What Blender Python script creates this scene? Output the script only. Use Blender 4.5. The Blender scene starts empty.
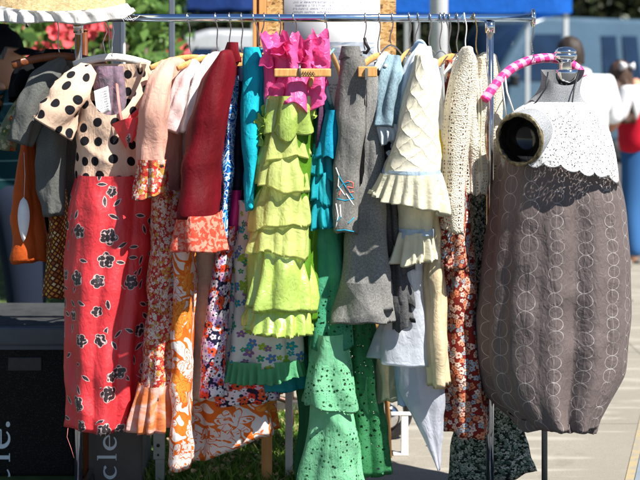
import bpy, bmesh, math, random
import numpy as np
from mathutils import Vector, Matrix
R = math.radians; PI = math.pi; TAU = 2*math.pi
SC = bpy.context.scene; COL = SC.collection
rng = np.random.default_rng(7); random.seed(7)
CAMZ = 1.52; F = 1500.0; HY = 57.0        # camera height, focal length and horizon in photo pixels

def WX(px, Y): return (px-320.0)*Y/F
def WZ(py, Y): return CAMZ-(py-HY)*Y/F
def W(px, py, Y): return (WX(px, Y), Y, WZ(py, Y))
def M_(px, Y=4.9): return px*Y/F

# ------------------------------------------------------------------ objects
def thing(name, label, cat, loc=(0, 0, 0), group=None):
    o = bpy.data.objects.new(name, None); COL.objects.link(o)
    o.empty_display_size = .05
    o.location = loc; o['label'] = label; o['category'] = cat
    if group: o['group'] = group
    return o
def root_loc(p):
    v = Vector((0, 0, 0))
    while p is not None:
        v = v+p.location; p = p.parent
    return v
def tag(o, label=None, cat=None, group=None, kind=None):
    for k, v in (('label', label), ('category', cat), ('group', group), ('kind', kind)):
        if v: o[k] = v
    return o
class MB:
    """collects geometry in world coordinates, then links it as one mesh object"""
    def __init__(s): s.v = []; s.f = []; s.uv = []; s.mi = []; s.flat = []
    def add(s, verts, faces, uvs=None, mi=0, flat=False):
        b = len(s.v)
        s.v.extend([tuple(map(float, p)) for p in verts])
        if uvs is None: uvs = [(p[0], p[2]) for p in verts]
        s.uv.extend([tuple(map(float, u)) for u in uvs])
        s.f.extend([tuple(b+i for i in f) for f in faces])
        s.mi.extend([mi]*len(faces)); s.flat.extend([flat]*len(faces))
        return s
    def grid(s, P, UV=None, closed=False, mi=0, flip=False):
        """P: array (rows, cols, 3)"""
        P = np.asarray(P, float); nv, nu = P.shape[:2]
        faces = []
        for i in range(nv-1):
            for j in range(nu if closed else nu-1):
                a = i*nu+j; b = i*nu+(j+1) % nu; c = a+nu; d = b+nu
                faces.append((a, b, d, c) if not flip else (a, c, d, b))
        uv = None if UV is None else np.asarray(UV).reshape(-1, 2)
        s.add(P.reshape(-1, 3), faces, uv, mi); return s
    def box(s, lo, hi, mi=0, bev=0.0, rz=0.0, c=None):
        x0, y0, z0 = lo; x1, y1, z1 = hi
        bm = bmesh.new(); bmesh.ops.create_cube(bm, size=1)
        for v in bm.verts:
            v.co = Vector((x0+(v.co.x+.5)*(x1-x0), y0+(v.co.y+.5)*(y1-y0), z0+(v.co.z+.5)*(z1-z0)))
        if bev > 0: bmesh.ops.bevel(bm, geom=list(bm.edges), offset=bev, segments=2, profile=.5, affect='EDGES')
        return s.bm(bm, mi, rz, c)
    def bm(s, bm, mi=0, rz=0.0, c=None, flat=True):
        if rz:
            cc = Vector(c) if c is not None else Vector((0, 0, 0))
            M = Matrix.Translation(cc) @ Matrix.Rotation(rz, 4, 'Z') @ Matrix.Translation(-cc)
            bmesh.ops.transform(bm, matrix=M, verts=bm.verts)
        bm.verts.index_update()
        s.add([v.co[:] for v in bm.verts], [[v.index for v in f.verts] for f in bm.faces], None, mi, flat)
        bm.free(); return s
    def tube(s, pts, r, n=12, mi=0, cap=True, ry=None, up=None):
        """round or flattened tube along pts; r, ry: numbers or lists; up fixes the frame"""
        P = [Vector(p) for p in pts]; m = len(P)
        rr = r if hasattr(r, '__len__') else [r]*m
        r2 = rr if ry is None else (ry if hasattr(ry, '__len__') else [ry]*m)
        rings = []; prev = None; L = 0; uvs = []
        for i in range(m):
            t = (P[min(i+1, m-1)]-P[max(i-1, 0)])
            if t.length < 1e-9: t = Vector((0, 0, 1))
            t.normalize()
            if up is not None:
                a = t.cross(Vector(up)); 
                if a.length < 1e-6: a = t.orthogonal()
            elif prev is None: a = t.orthogonal()
            else: a = prev-t*prev.dot(t)
            a.normalize(); prev = a; b = t.cross(a)
            if i: L += (P[i]-P[i-1]).length
            rings.append([P[i]+a*math.cos(TAU*k/n)*rr[i]+b*math.sin(TAU*k/n)*r2[i] for k in range(n)])
            uvs.append([(k/n*TAU*rr[i], -L) for k in range(n)])
        v = [p[:] for ring in rings for p in ring]; u = [q for ring in uvs for q in ring]; f = []
        for i in range(m-1):
            for k in range(n):
                f.append((i*n+k, i*n+(k+1) % n, (i+1)*n+(k+1) % n, (i+1)*n+k))
        if cap: f.append(tuple(range(n))[::-1]); f.append(tuple((m-1)*n+k for k in range(n)))
        s.add(v, f, u, mi); return s
    def lathe(s, prof, c, n=24, mi=0, axis=None):
        """prof: (radius, height) list round a vertical axis through c"""
        P = [[(c[0]+r*math.cos(TAU*k/n), c[1]+r*math.sin(TAU*k/n), c[2]+h) for k in range(n)] for r, h in prof]
        return s.grid(P, closed=True, mi=mi)
    def build(s, name, mats, parent=None, smooth=True, thick=0):
        me = bpy.data.meshes.new(name)
        o0 = root_loc(parent) if parent else Vector((0, 0, 0))
        me.from_pydata([(p[0]-o0.x, p[1]-o0.y, p[2]-o0.z) for p in s.v], [], s.f)
        uvl = me.uv_layers.new(name='UVMap')
        li = np.empty(len(me.loops), dtype=np.int32); me.loops.foreach_get('vertex_index', li)
        uvl.data.foreach_set('uv', np.asarray(s.uv, dtype=np.float32)[li].ravel())
        for m in (mats if isinstance(mats, (list, tuple)) else [mats]): me.materials.append(m)
        me.polygons.foreach_set('material_index', s.mi)
        me.polygons.foreach_set('use_smooth', [smooth and not x for x in s.flat])
        me.update()
        o = bpy.data.objects.new(name, me); COL.objects.link(o)
        if parent: o.parent = parent
        if thick:
            md = o.modifiers.new('Solidify', 'SOLIDIFY'); md.thickness = thick; md.offset = 0
        return o

# ------------------------------------------------------------------ node helpers
class T:
    def __init__(s, name):
        s.mat = bpy.data.materials.new(name); s.mat.use_nodes = True
        s.nt = s.mat.node_tree; s.nt.nodes.clear()
        s.out = s.nt.nodes.new('ShaderNodeOutputMaterial')
    def n(s, typ, **kw):
        nd = s.nt.nodes.new(typ)
        for k, v in kw.items(): setattr(nd, k, v)
        return nd
    def l(s, val, sock):
        if isinstance(val, bpy.types.NodeSocket): s.nt.links.new(val, sock)
        elif val is not None:
            if hasattr(val, '__len__') and sock.type == 'RGBA' and len(val) == 3: val = tuple(val)+(1,)
            sock.default_value = val
    def m(s, op, a, b=None, c=None, clamp=False):
        nd = s.n('ShaderNodeMath', operation=op, use_clamp=clamp)
        s.l(a, nd.inputs[0])
        if b is not None: s.l(b, nd.inputs[1])
        if c is not None: s.l(c, nd.inputs[2])
        return nd.outputs[0]
    def vm(s, op, a, b=None, scale=None):
        nd = s.n('ShaderNodeVectorMath', operation=op)
        s.l(a, nd.inputs[0])
        if b is not None: s.l(b, nd.inputs[1])
        if scale is not None: s.l(scale, nd.inputs['Scale'])
        return nd.outputs['Value'] if op in ('LENGTH', 'DISTANCE', 'DOT_PRODUCT') else nd.outputs[0]
    def mix(s, f, a, b):
        nd = s.n('ShaderNodeMix', data_type='RGBA')
        s.l(f, nd.inputs[0]); s.l(a, nd.inputs[6]); s.l(b, nd.inputs[7])
        return nd.outputs[2]
    def mr(s, v, a, b, c=0., d=1., smooth=True):
        nd = s.n('ShaderNodeMapRange'); nd.interpolation_type = 'SMOOTHSTEP' if smooth else 'LINEAR'
        s.l(v, nd.inputs[0])
        for i, x in enumerate((a, b, c, d)): s.l(x, nd.inputs[1+i])
        return nd.outputs[0]
    def lt(s, v, e, soft): return s.mr(v, s.m('SUBTRACT', e, soft) if not isinstance(e, (int, float)) else e-soft,
                                       s.m('ADD', e, soft) if not isinstance(e, (int, float)) else e+soft, 1., 0.)
    def xyz(s, v):
        nd = s.n('ShaderNodeSeparateXYZ'); s.l(v, nd.inputs[0]); return nd.outputs
    def comb(s, x=0., y=0., z=0.):
        nd = s.n('ShaderNodeCombineXYZ'); s.l(x, nd.inputs[0]); s.l(y, nd.inputs[1]); s.l(z, nd.inputs[2]); return nd.outputs[0]
    def uv(s): return s.n('ShaderNodeTexCoord').outputs['UV']
    def ob(s): return s.n('ShaderNodeTexCoord').outputs['Object']
    def gen(s): return s.n('ShaderNodeNewGeometry').outputs['Position']
    def map(s, v, sc=(1, 1, 1), rot=(0, 0, 0), loc=(0, 0, 0)):
        nd = s.n('ShaderNodeMapping'); s.l(v, nd.inputs[0]); nd.inputs['Location'].default_value = loc
        nd.inputs['Rotation'].default_value = rot; nd.inputs['Scale'].default_value = sc; return nd.outputs[0]
    def noise(s, v, sc, det=2., dist=0., rough=.5, col=False):
        nd = s.n('ShaderNodeTexNoise'); s.l(v, nd.inputs['Vector']); nd.inputs['Scale'].default_value = sc
        nd.inputs['Detail'].default_value = det; nd.inputs['Distortion'].default_value = dist; nd.inputs['Roughness'].default_value = rough
        return nd.outputs['Color' if col else 'Fac']
    def vor(s, v, sc, rnd=1., feat='F1', dim='2D'):
        nd = s.n('ShaderNodeTexVoronoi', feature=feat, voronoi_dimensions=dim); s.l(v, nd.inputs['Vector'])
        nd.inputs['Scale'].default_value = sc; nd.inputs['Randomness'].default_value = rnd
        return nd.outputs
    def ramp(s, f, stops, interp='CONSTANT'):
        nd = s.n('ShaderNodeValToRGB'); s.l(f, nd.inputs[0]); cr = nd.color_ramp; cr.interpolation = interp
        while len(cr.elements) < len(stops): cr.elements.new(.5)
        for e, (p, c) in zip(cr.elements, stops): e.position = p; e.color = tuple(c)+(1,)
        return nd.outputs[0]
    def warp(s, v, sc, amt):
        d = s.vm('SUBTRACT', s.noise(v, sc, 2, col=True), (.5, .5, .5))
        return s.vm('ADD', v, s.vm('SCALE', d, scale=amt))
    def flower(s, co, cell, Rr, npet=5, rnd=.75, inner=.7):
        """petal field: returns (signed: <0 inside petals), dist/R, random value, second random"""
        o = s.vor(co, 1/cell, rnd)
        loc = s.vm('SUBTRACT', co, o['Position']); x, y, z = s.xyz(loc)
        cr, cg, cb = s.xyz(o['Color'])
        ang = s.m('ADD', s.m('ARCTAN2', y, x), s.m('MULTIPLY', cr, 6.28))
        d = s.m('SQRT', s.m('ADD', s.m('MULTIPLY', x, x), s.m('MULTIPLY', y, y)))
        pet = s.m('MULTIPLY_ADD', s.m('ABSOLUTE', s.m('COSINE', s.m('MULTIPLY', ang, npet/2))), 1-inner, inner)
        size = s.m('MULTIPLY', pet, s.m('MULTIPLY_ADD', cb, .5*Rr, .7*Rr))
        return s.m('SUBTRACT', d, size), s.m('DIVIDE', d, Rr), cg, cb
    def leaf(s, co, cell, ln, wd, rnd=1.):
        o = s.vor(co, 1/cell, rnd)
        loc = s.vm('SUBTRACT', co, o['Position']); x, y, z = s.xyz(loc)
        cr, cg, cb = s.xyz(o['Color']); a = s.m('MULTIPLY', cr, 6.28)
        ca = s.m('COSINE', a); sa = s.m('SINE', a)
        u = s.m('ADD', s.m('MULTIPLY', x, ca), s.m('MULTIPLY', y, sa))
        v = s.m('SUBTRACT', s.m('MULTIPLY', y, ca), s.m('MULTIPLY', x, sa))
        u = s.m('DIVIDE', u, ln); v = s.m('DIVIDE', v, wd)
        return s.m('ADD', s.m('MULTIPLY', u, u), s.m('ABSOLUTE', v)), cg, cb
    def principled(s, col, rough=.6, metal=0., spec=.5, sheen=0., bump=None, bs=.3, bd=.01, **kw):
        p = s.n('ShaderNodeBsdfPrincipled'); s.l(col, p.inputs['Base Color']); s.l(rough, p.inputs['Roughness'])
        s.l(metal, p.inputs['Metallic']); p.inputs['Specular IOR Level'].default_value = spec
        if sheen: p.inputs['Sheen Weight'].default_value = sheen; p.inputs['Sheen Roughness'].default_value = .35; s.l(col, p.inputs['Sheen Tint'])
        for k, v in kw.items(): s.l(v, p.inputs[k.replace('_', ' ')])
        if bump is not None:
            b = s.n('ShaderNodeBump'); b.inputs['Strength'].default_value = bs; b.inputs['Distance'].default_value = bd
            s.l(bump, b.inputs['Height']); s.nt.links.new(b.outputs[0], p.inputs['Normal'])
        return p.outputs[0]
    def end(s, sh): s.nt.links.new(sh, s.out.inputs[0]); return s.mat
    def shmix(s, f, a, b):
        nd = s.n('ShaderNodeMixShader'); s.l(f, nd.inputs[0]); s.nt.links.new(a, nd.inputs[1]); s.nt.links.new(b, nd.inputs[2]); return nd.outputs[0]

def fabric(name, colf, rough=.85, trans=.18, sheen=.15, wr=1., alpha=None, spec=.18, weave=900, metal=0., bs=.55, hgt=None, ior=1.5):
    """cloth: colf(t, uv) gives a colour; wrinkle bump, some light coming through"""
    t = T(name); u = t.uv()
    col = colf(t, u) if callable(colf) else colf
    # slight fading, unevenness of dye
    dye = t.mr(t.noise(u, 9, 3), .25, .75, .86, 1.1)
    if callable(colf) or True:
        hs = t.n('ShaderNodeHueSaturation'); t.l(col, hs.inputs['Color']); t.l(dye, hs.inputs['Value']); col = hs.outputs[0]
    big = t.noise(t.map(u, (26, 9, 1), (0, 0, .35)), 1., 3, .6)
    mid = t.noise(t.map(u, (55, 38, 1), (0, 0, -.6)), 1., 2, 1.2)
    fine = t.noise(u, weave, 1)
    h = t.m('ADD', t.m('MULTIPLY', big, 1.0*wr), t.m('ADD', t.m('MULTIPLY', mid, .35*wr), t.m('MULTIPLY', fine, .06)))
    if hgt: h = t.m('ADD', h, hgt(t, u))
    p = t.principled(col, rough, metal, spec, sheen, bump=h, bs=bs, bd=.014, IOR=ior)
    sh = p
    trans = trans*.75
    if trans:
        tr = t.n('ShaderNodeBsdfTranslucent'); t.l(col, tr.inputs[0]); sh = t.shmix(trans, sh, tr.outputs[0])
    if alpha is not None:
        a = alpha(t, u) if callable(alpha) else alpha
        tp = t.n('ShaderNodeBsdfTransparent'); sh = t.shmix(a, tp.outputs[0], sh)
    return t.end(sh)
def plain(name, col, rough=.5, metal=0., var=.12, scale=12, spec=.5, bump=0., **kw):
    t = T(name); o = t.ob()
    f = t.noise(o, scale, 4)
    c = t.mix(t.mr(f, .3, .7), tuple(x*(1-var) for x in col), tuple(min(1, x*(1+var)) for x in col))
    return t.end(t.principled(c, t.mr(t.noise(o, scale*3, 2), .3, .7, rough*.85, min(1, rough*1.15)), metal, spec, bump=(t.noise(o, scale*6, 3) if bump else None), bs=bump, **kw))
# ------------------------------------------------------------------ cloth builders (real sizes; px rows are turned into metres at depth Y)
def smooth1(a, k):
    if k < 2: return a
    pad = np.concatenate([np.full(k, a[0]), a, np.full(k, a[-1])])
    # keep the slopes at both ends
    for i in range(k):
        pad[k-1-i] = 2*a[0]-a[min(i+1, len(a)-1)]; pad[k+len(a)+i] = 2*a[-1]-a[max(len(a)-2-i, 0)]
    ker = np.hanning(2*k+1)[0:2*k+1]; ker /= ker.sum()
    return np.convolve(pad, ker, 'same')[k:-k]
def drape(mb, Y, rows, d=.1, seed=0, folds=(5, 8, 13), amp=.012, hem=.004, tilt=0., scoop=0., wr=.003, p=2.2,
          vpow=1., amp0=.35, nu=128, nv=44, mi=0, sag=0., inner=True, dtop=None, cap=False, topw=0., scal=0., drift=1.):
    """hanging cloth tube: rows = (py, x left, x right[, dy]); tilt raises (+) the hem towards +x, scoop lowers the front of the top edge"""
    g = np.random.default_rng(1000+seed)
    py = np.array([r[0] for r in rows], float)
    zz = WZ(py, Y-.8*d); xl = WX(np.array([r[1] for r in rows], float), Y); xr = WX(np.array([r[2] for r in rows], float), Y)
    dy = np.array([r[3] if len(r) > 3 else 0. for r in rows], float)
    v = np.linspace(0, 1, nv); zt = zz[0]+(zz[-1]-zz[0])*v
    k = max(2, nv//14)
    it = lambda a: smooth1(np.interp(-zt, -zz, a), k)
    cx = it((xl+xr)/2); w = np.maximum(it((xr-xl)/2), .004); yy = Y+it(dy)
    dd = np.full(nv, d) if dtop is None else dtop+(d-dtop)*v**.7
    wm = w.mean(); dm = dd.mean()
    th = np.linspace(0, TAU, 720, endpoint=False)
    ex = np.sign(np.cos(th))*np.abs(np.cos(th))**(2/p); ey = np.sign(np.sin(th))*np.abs(np.sin(th))**(2/p)
    seg = np.hypot(np.diff(np.append(ex, ex[0]))*wm, np.diff(np.append(ey, ey[0]))*dm)
    s = np.concatenate([[0], np.cumsum(seg)]); per = s[-1]
    tt = np.interp(np.linspace(0, per, nu, endpoint=False), s, np.append(th, TAU))
    c0 = np.sign(np.cos(tt))*np.abs(np.cos(tt))**(2/p); s0 = np.sign(np.sin(tt))*np.abs(np.sin(tt))**(2/p)
    nx = np.cos(tt)*dm; ny = np.sin(tt)*wm; nl = np.hypot(nx, ny)+1e-9; nx /= nl; ny /= nl
    S = np.linspace(0, 1, nu, endpoint=False)
    A = 1.55*amp*(amp0+(1-amp0)*v**vpow); wr = wr*1.7
    f = np.zeros((nv, nu))
    for kf in folds:
        ph = g.uniform(0, TAU); dr = drift*g.uniform(-1.2, 1.2); c = g.uniform(.3, .9)
        x = TAU*kf*S[None, :]+ph+dr*np.sin(TAU*c*v[:, None]+g.uniform(0, TAU))
        # outward folds rounded, inward ones sharper; each fold has its own strength
        st = .6+.4*np.sin(TAU*S*g.integers(2, 4)+g.uniform(0, TAU))[None, :]
        q = np.sin(x); f += st*(.4*q+1.5*((np.sin(x/2+.6)**2+.02)**.38-.68))/len(folds)**.5
    off = A[:, None]*f
    if wr:
        zz2 = zt[:, None]; uu = S[None, :]*per
        for _ in range(7):
            kx = g.uniform(10, 34)*g.choice([-1, 1]); kz = g.uniform(8, 40)
            m = .5+.5*np.sin(g.uniform(2, 9)*uu+g.uniform(3, 12)*zz2+g.uniform(0, TAU))
            off = off+wr*m*(1-2*np.abs(np.sin((kx*uu+kz*zz2+g.uniform(0, TAU)+1.2*np.sin(9*uu+5*zz2))/2)))*.6
    X = cx[:, None]+w[:, None]*c0[None, :]+off*nx[None, :]
    Yv = yy[:, None]+dd[:, None]*s0[None, :]+off*ny[None, :]
    Z = np.repeat(zt[:, None], nu, 1)
    vv = v[:, None]
    front = np.clip(-np.sin(tt), 0, 1)[None, :]
    Z = Z-scoop*(front**1.5)*(1-vv)**1.2
    hz = hem*np.sin(TAU*3*S+g.uniform(0, TAU))+hem*.6*np.sin(TAU*7*S+g.uniform(0, TAU))
    Z = Z+vv**3*(hz[None, :]+tilt*c0[None, :]-sag*front-scal*np.abs(np.sin(TAU*11*S))[None, :]**.7)
    if topw: Z = Z+topw*(1-vv)**3*(np.sin(TAU*5*S+g.uniform(0, TAU))+.7*np.sin(TAU*11*S+g.uniform(0, TAU))+.5*np.sin(TAU*23*S))[None, :]
    P = np.stack([X, Yv, Z], -1)
    U = np.stack([np.repeat(S[None, :]*per, nv, 0), Z], -1)
    if inner:   # hem turned in
        last = P[-1:].copy(); c = np.array([cx[-1], yy[-1], 0]); 
        li = last.copy(); li[..., 0] = cx[-1]+(last[..., 0]-cx[-1])*.96; li[..., 1] = yy[-1]+(last[..., 1]-yy[-1])*.96; li[..., 2] += .012
        P = np.concatenate([P, li]); U = np.concatenate([U, U[-1:]])
    if cap and inner and not scoop and not topw:   # rounded shoulder over the hanger
        up = .45*min(w[0], dd[0]); c3 = np.array([cx[0], yy[0], 0.])
        add = []
        for rr_, zz_ in ((.04, 1.), (.45, .88), (.8, .5), (.94, .2)):
            q = P[0].copy(); q[:, :2] = c3[:2]+(q[:, :2]-c3[:2])*rr_; q[:, 2] += up*zz_; add.append(q)
        P = np.concatenate([np.array(add), P]); U = np.concatenate([np.repeat(U[:1], 4, 0), U])
    # duplicate the seam column so the pattern does not smear
    P = np.concatenate([P, P[:, :1]], 1); e = U[:, :1].copy(); e[..., 0] = per; U = np.concatenate([U, e], 1)
    mb.grid(P, U, False, mi); return mb
def ruffle(mb, Y, rows, d=.1, seed=0, k=15, amp=.012, **kw):
    kw.setdefault('nu', 240); kw.setdefault('nv', 18); kw.setdefault('amp0', .12); kw.setdefault('vpow', .8); kw.setdefault('wr', .001)
    kw.setdefault('hem', .005)
    return drape(mb, Y, rows, d, seed, (k, int(k*1.35)+1), amp, **kw)
def sleeve(mb, path, seed=0, amp=.004, flat=.8, n=40, m=30, mi=0, folds=(3, 5), open_end=True):
    """path: (px, py, r px, Y) list; a soft tube with folds along it"""
    g = np.random.default_rng(2000+seed)
    P = np.array([W(a, b, y) for a, b, r, y in path]); rr = np.array([M_(r, y) for a, b, r, y in path])
    t0 = np.linspace(0, 1, len(path)); t = np.linspace(0, 1, m)
    Q = np.stack([smooth1(np.interp(t, t0, P[:, i]), max(2, m//8)) for i in range(3)], 1); r = smooth1(np.interp(t, t0, rr), max(2, m//8))
    Tn = np.gradient(Q, axis=0); Tn /= np.linalg.norm(Tn, axis=1, keepdims=True)
    yv = np.array([0, 1., 0]); a = np.cross(Tn, yv); a /= np.linalg.norm(a, axis=1, keepdims=True)+1e-9; b = np.cross(Tn, a)
    S = np.linspace(0, 1, n+1); th = TAU*S
    f = np.zeros((m, n+1))
    for k in folds: f += np.sin(k*th[None, :]+g.uniform(0, TAU)+2*np.sin(3*t[:, None]+g.uniform(0, 6)))
    L = np.concatenate([[0], np.cumsum(np.linalg.norm(np.diff(Q, axis=0), axis=1))])
    f += .8*np.sin(L[:, None]*g.uniform(60, 110)+3*np.sin(th[None, :]+g.uniform(0, 6)))*(.5+.5*np.sin(th[None, :]+g.uniform(0, 6)))
    rad = r[:, None]+1.6*amp*f*(.4+.6*t[:, None])
    V = Q[:, None, :]+a[:, None, :]*(np.cos(th)[None, :]*rad)[..., None]+b[:, None, :]*(np.sin(th)[None, :]*rad*flat)[..., None]
    U = np.stack([np.repeat((S*TAU*r.mean())[None, :], m, 0), np.repeat(-L[:, None], n+1, 1)], -1)
    c = Q[-1]; last = c+(V[-1:]-c)*.9-Tn[-1]*.012
    top = Q[0]+(V[:1]-Q[0])*.05-Tn[0]*r[0]*.5
    V = np.concatenate([top, V, last]); U = np.concatenate([U[:1], U, U[-1:]])
    mb.grid(V, U, False, mi); return mb
def petal(mb, c, size, nrm, seed, mi=0, cup=.5, n=11):
    """a curled scrap of ruffle: a bowl-shaped patch with a wavy rim"""
    g = np.random.default_rng(3000+seed)
    nz = Vector(nrm).normalized(); a = nz.orthogonal().normalized(); b = nz.cross(a)
    q = g.uniform(0, TAU); a, b = a*math.cos(q)+b*math.sin(q), b*math.cos(q)-a*math.sin(q)
    rr = np.linspace(0.02, 1, n); th = np.linspace(0, TAU, 37)
    k1, k2 = g.integers(2, 4), g.integers(5, 8); p1, p2 = g.uniform(0, TAU, 2); asp = g.uniform(.7, 1.)
    rad = size*(1+.22*np.sin(k1*th+p1))
    wav = size*(.32*np.sin(k1*th+p2)+.16*np.sin(k2*th+p1))
    A = np.array(a); B = np.array(b); N = np.array(nz)
    X = rr[:, None]*(rad*np.cos(th))[None, :]; Yc = rr[:, None]*(rad*np.sin(th)*asp)[None, :]
    H = cup*size*rr[:, None]**2+(rr[:, None]**1.6)*wav[None, :]
    P = np.array(c)+X[..., None]*A+Yc[..., None]*B+H[..., None]*N
    mb.grid(P, np.stack([X, Yc], -1)+g.uniform(0, 5, 2), False, mi); return mb

# ------------------------------------------------------------------ cloth patterns (sizes in metres)
wht = (.78, .77, .74)
def c_(*rgb): return lambda t, u: tuple(rgb)
def p_dots(t, u):
    o = t.vor(u, 1/.056, .42); d = o['Distance']; d = t.m('MULTIPLY', d, .056)
    return t.mix(t.lt(d, .0152, .0010), (.80, .57, .42), (.012, .012, .016))
def p_redflower(t, u):
    uw = t.warp(u, 40, .006)
    f, r, g, b = t.flower(uw, .092, .0235, 5, .85, .72)
    col = (.80, .028, .04)
    on = t.m('GREATER_THAN', g, .25)
    line = t.m('MULTIPLY', on, t.lt(f, .0022, .0005))
    col = t.mix(line, col, (.72, .55, .52))
    # dark petals split by pale veins
    loc, g1, b1 = t.leaf(uw, .0145, .0082, .006, .5)
    dark = t.m('MULTIPLY', t.m('MULTIPLY', on, t.lt(f, 0., .0006)), t.lt(loc, 1.35, .1))
    col = t.mix(dark, col, (.02, .008, .012))
    lf, g2, b2 = t.leaf(t.map(uw, loc=(.37, .11, 0)), .047, .0155, .005)
    k = t.m('MULTIPLY', t.m('GREATER_THAN', g2, .5), t.m('SUBTRACT', 1., t.m('MULTIPLY', on, t.lt(f, .01, .001))))
    col = t.mix(t.m('MULTIPLY', k, t.lt(lf, 1.45, .08)), col, (.72, .58, .55))
    return t.mix(t.m('MULTIPLY', k, t.lt(lf, 1., .08)), col, (.03, .01, .015))
def floral(bg, cols, cell, Rr, npet=5, centre=(.6, .45, .1), inner=.62, layers=2, present=.2, outline=None):
    def fn(t, u):
        col = bg(t, u) if callable(bg) else bg
        for L in range(layers):
            uw = t.warp(t.map(u, loc=(.31*L+.05, .17*L, 0), rot=(0, 0, .5*L)), 30, cell*.12)
            f, r, g, b = t.flower(uw, cell*(1-.25*L), Rr*(1-.3*L), npet, .85, inner)
            n = len(cols); pc = t.ramp(g, [(i/n, c) for i, c in enumerate(cols)])
            on = t.m('GREATER_THAN', b, present)
            if outline: col = t.mix(t.m('MULTIPLY', on, t.lt(f, Rr*.14, Rr*.04)), col, outline)
            col = t.mix(t.m('MULTIPLY', on, t.lt(f, 0., Rr*.05)), col, pc)
            col = t.mix(t.m('MULTIPLY', on, t.lt(r, .24, .04)), col, centre)
        return col
    return fn
def p_orange(t, u):
    uw = t.warp(u, 11, .07)
    n = t.noise(uw, 8, 1, .8)
    band = t.m('SINE', t.m('MULTIPLY', n, 40.))
    org = (.76, .16, .018); w = (.80, .74, .70)
    col = t.mix(t.mr(band, -.12, .05), org, w)
    f, r, g, b = t.flower(t.warp(u, 18, .03), .105, .06, 7, .8, .35)
    col = t.mix(t.lt(f, .006, .001), col, org)
    col = t.mix(t.lt(f, 0., .001), col, t.mix(t.m('GREATER_THAN', g, .55), w, (.85, .33, .05)))
    ang = t.m('SINE', t.m('MULTIPLY', t.noise(uw, 30, 1), 40.))
    col = t.mix(t.m('MULTIPLY', t.lt(f, -.004, .001), t.m('GREATER_THAN', ang, .75)), col, org)
    return col
def p_paisley(t, u):
    uw = t.warp(u, 22, .03)
    n = t.m('SINE', t.m('MULTIPLY', t.noise(uw, 22, 1, 1.2), 46.))
    col = t.ramp(t.m('MULTIPLY_ADD', n, .5, .5), [(0, (.01, .05, .30)), (.22, (.01, .20, .62)), (.55, (.03, .40, .78)), (.86, (.75, .82, .85))])
    o = t.vor(uw, 1/.03, 1.); d = o['Distance']
    ring = t.lt(t.m('ABSOLUTE', t.m('SUBTRACT', d, .3)), .035, .02)
    return t.mix(ring, col, (.78, .84, .88))
def p_squares(t, u):
    q = t.map(u, (1/.014, 1/.014, 1), (0, 0, .6))
    x, y, z = t.xyz(q); fx = t.m('ABSOLUTE', t.m('SUBTRACT', t.m('FRACT', x), .5)); fy = t.m('ABSOLUTE', t.m('SUBTRACT', t.m('FRACT', y), .5))
    m = t.m('MAXIMUM', fx, fy)
    cell = t.n('ShaderNodeTexWhiteNoise', noise_dimensions='2D'); t.l(t.vm('FLOOR', q), cell.inputs['Vector'])
    pc = t.ramp(cell.outputs[0], [(0, (.70, .40, .06)), (.35, (.75, .62, .30)), (.6, (.35, .10, .03)), (.8, (.6, .25, .05))])
    return t.mix(t.lt(m, .3, .05), (.12, .03, .015), pc)
def p_chain(t, u):
    P = .086; H = .052
    x, y, z = t.xyz(t.warp(t.warp(u, 4, .03), 16, .006))
    col_i = t.m('FLOOR', t.m('DIVIDE', x, P)); lx = t.m('SUBTRACT', t.m('MODULO', t.m('ADD', x, 20*P), P), P/2)
    sh = t.m('MULTIPLY', t.m('SINE', t.m('MULTIPLY', col_i, 12.9)), .5)
    big = t.m('GREATER_THAN', sh, .0)
    hh = t.m('MULTIPLY_ADD', big, .018, .040)
    yy = t.m('ADD', t.m('ADD', y, 10.), sh)
    ly = t.m('SUBTRACT', t.m('MODULO', yy, hh), t.m('MULTIPLY', hh, .5))
    d = t.m('SQRT', t.m('ADD', t.m('MULTIPLY', lx, lx), t.m('MULTIPLY', ly, ly)))
    ring = t.lt(t.m('ABSOLUTE', t.m('SUBTRACT', d, t.m('MULTIPLY', hh, .49))), .0007, .0005)
    line = t.m('MULTIPLY', t.lt(t.m('ABSOLUTE', lx), .0006, .0004), .5)
    wear = t.mr(t.noise(u, 14, 2), .3, .62, .12, 1.)
    base = t.mix(t.noise(t.map(u, (300, 40, 1)), 1., 2), (.108, .085, .082), (.145, .115, .112))
    return t.mix(t.m('MULTIPLY', t.m('MAXIMUM', ring, line), wear), base, (.46, .42, .41))
def p_tweed(a, b):
    def fn(t, u):
        n = t.noise(u, 420, 2, 0, .8); m = t.noise(t.map(u, (1, 1, 1), (0, 0, .8)), 160, 1)
        return t.mix(t.mr(t.m('ADD', t.m('MULTIPLY', n, .7), t.m('MULTIPLY', m, .3)), .36, .64), a, b)
    return fn
def p_velvet(col):
    def fn(t, u):
        n = t.noise(t.map(u, (8, 3, 1)), 1., 3)
        return t.mix(t.mr(n, .3, .7), tuple(x*.75 for x in col), tuple(x*1.2 for x in col))
    return fn
def p_heather(a, b, sc=500):
    return lambda t, u: t.mix(t.mr(t.noise(u, sc, 2), .3, .7), a, b)
def p_denim(col):
    return lambda t, u: t.mix(t.mr(t.m('ADD', t.noise(t.map(u, (900, 120, 1), (0, 0, .7)), 1., 1), t.m('MULTIPLY', t.noise(u, 12, 3), .8)), .6, 1.2), tuple(x*.6 for x in col), tuple(min(1, x*1.35) for x in col))
def p_straw(t, u):
    n = t.noise(t.map(u, (130, 420, 1)), 1., 3, .8)
    return t.ramp(n, [(.0, (.34, .20, .09)), (.45, (.56, .38, .18)), (.62, (.74, .58, .34))], 'LINEAR')
def p_lacecoral(t, u):
    n = t.noise(t.warp(u, 30, .02), 70, 3, .5)
    return t.mix(t.mr(n, .47, .53), (.80, .09, .05), (.84, .36, .26))
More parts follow.
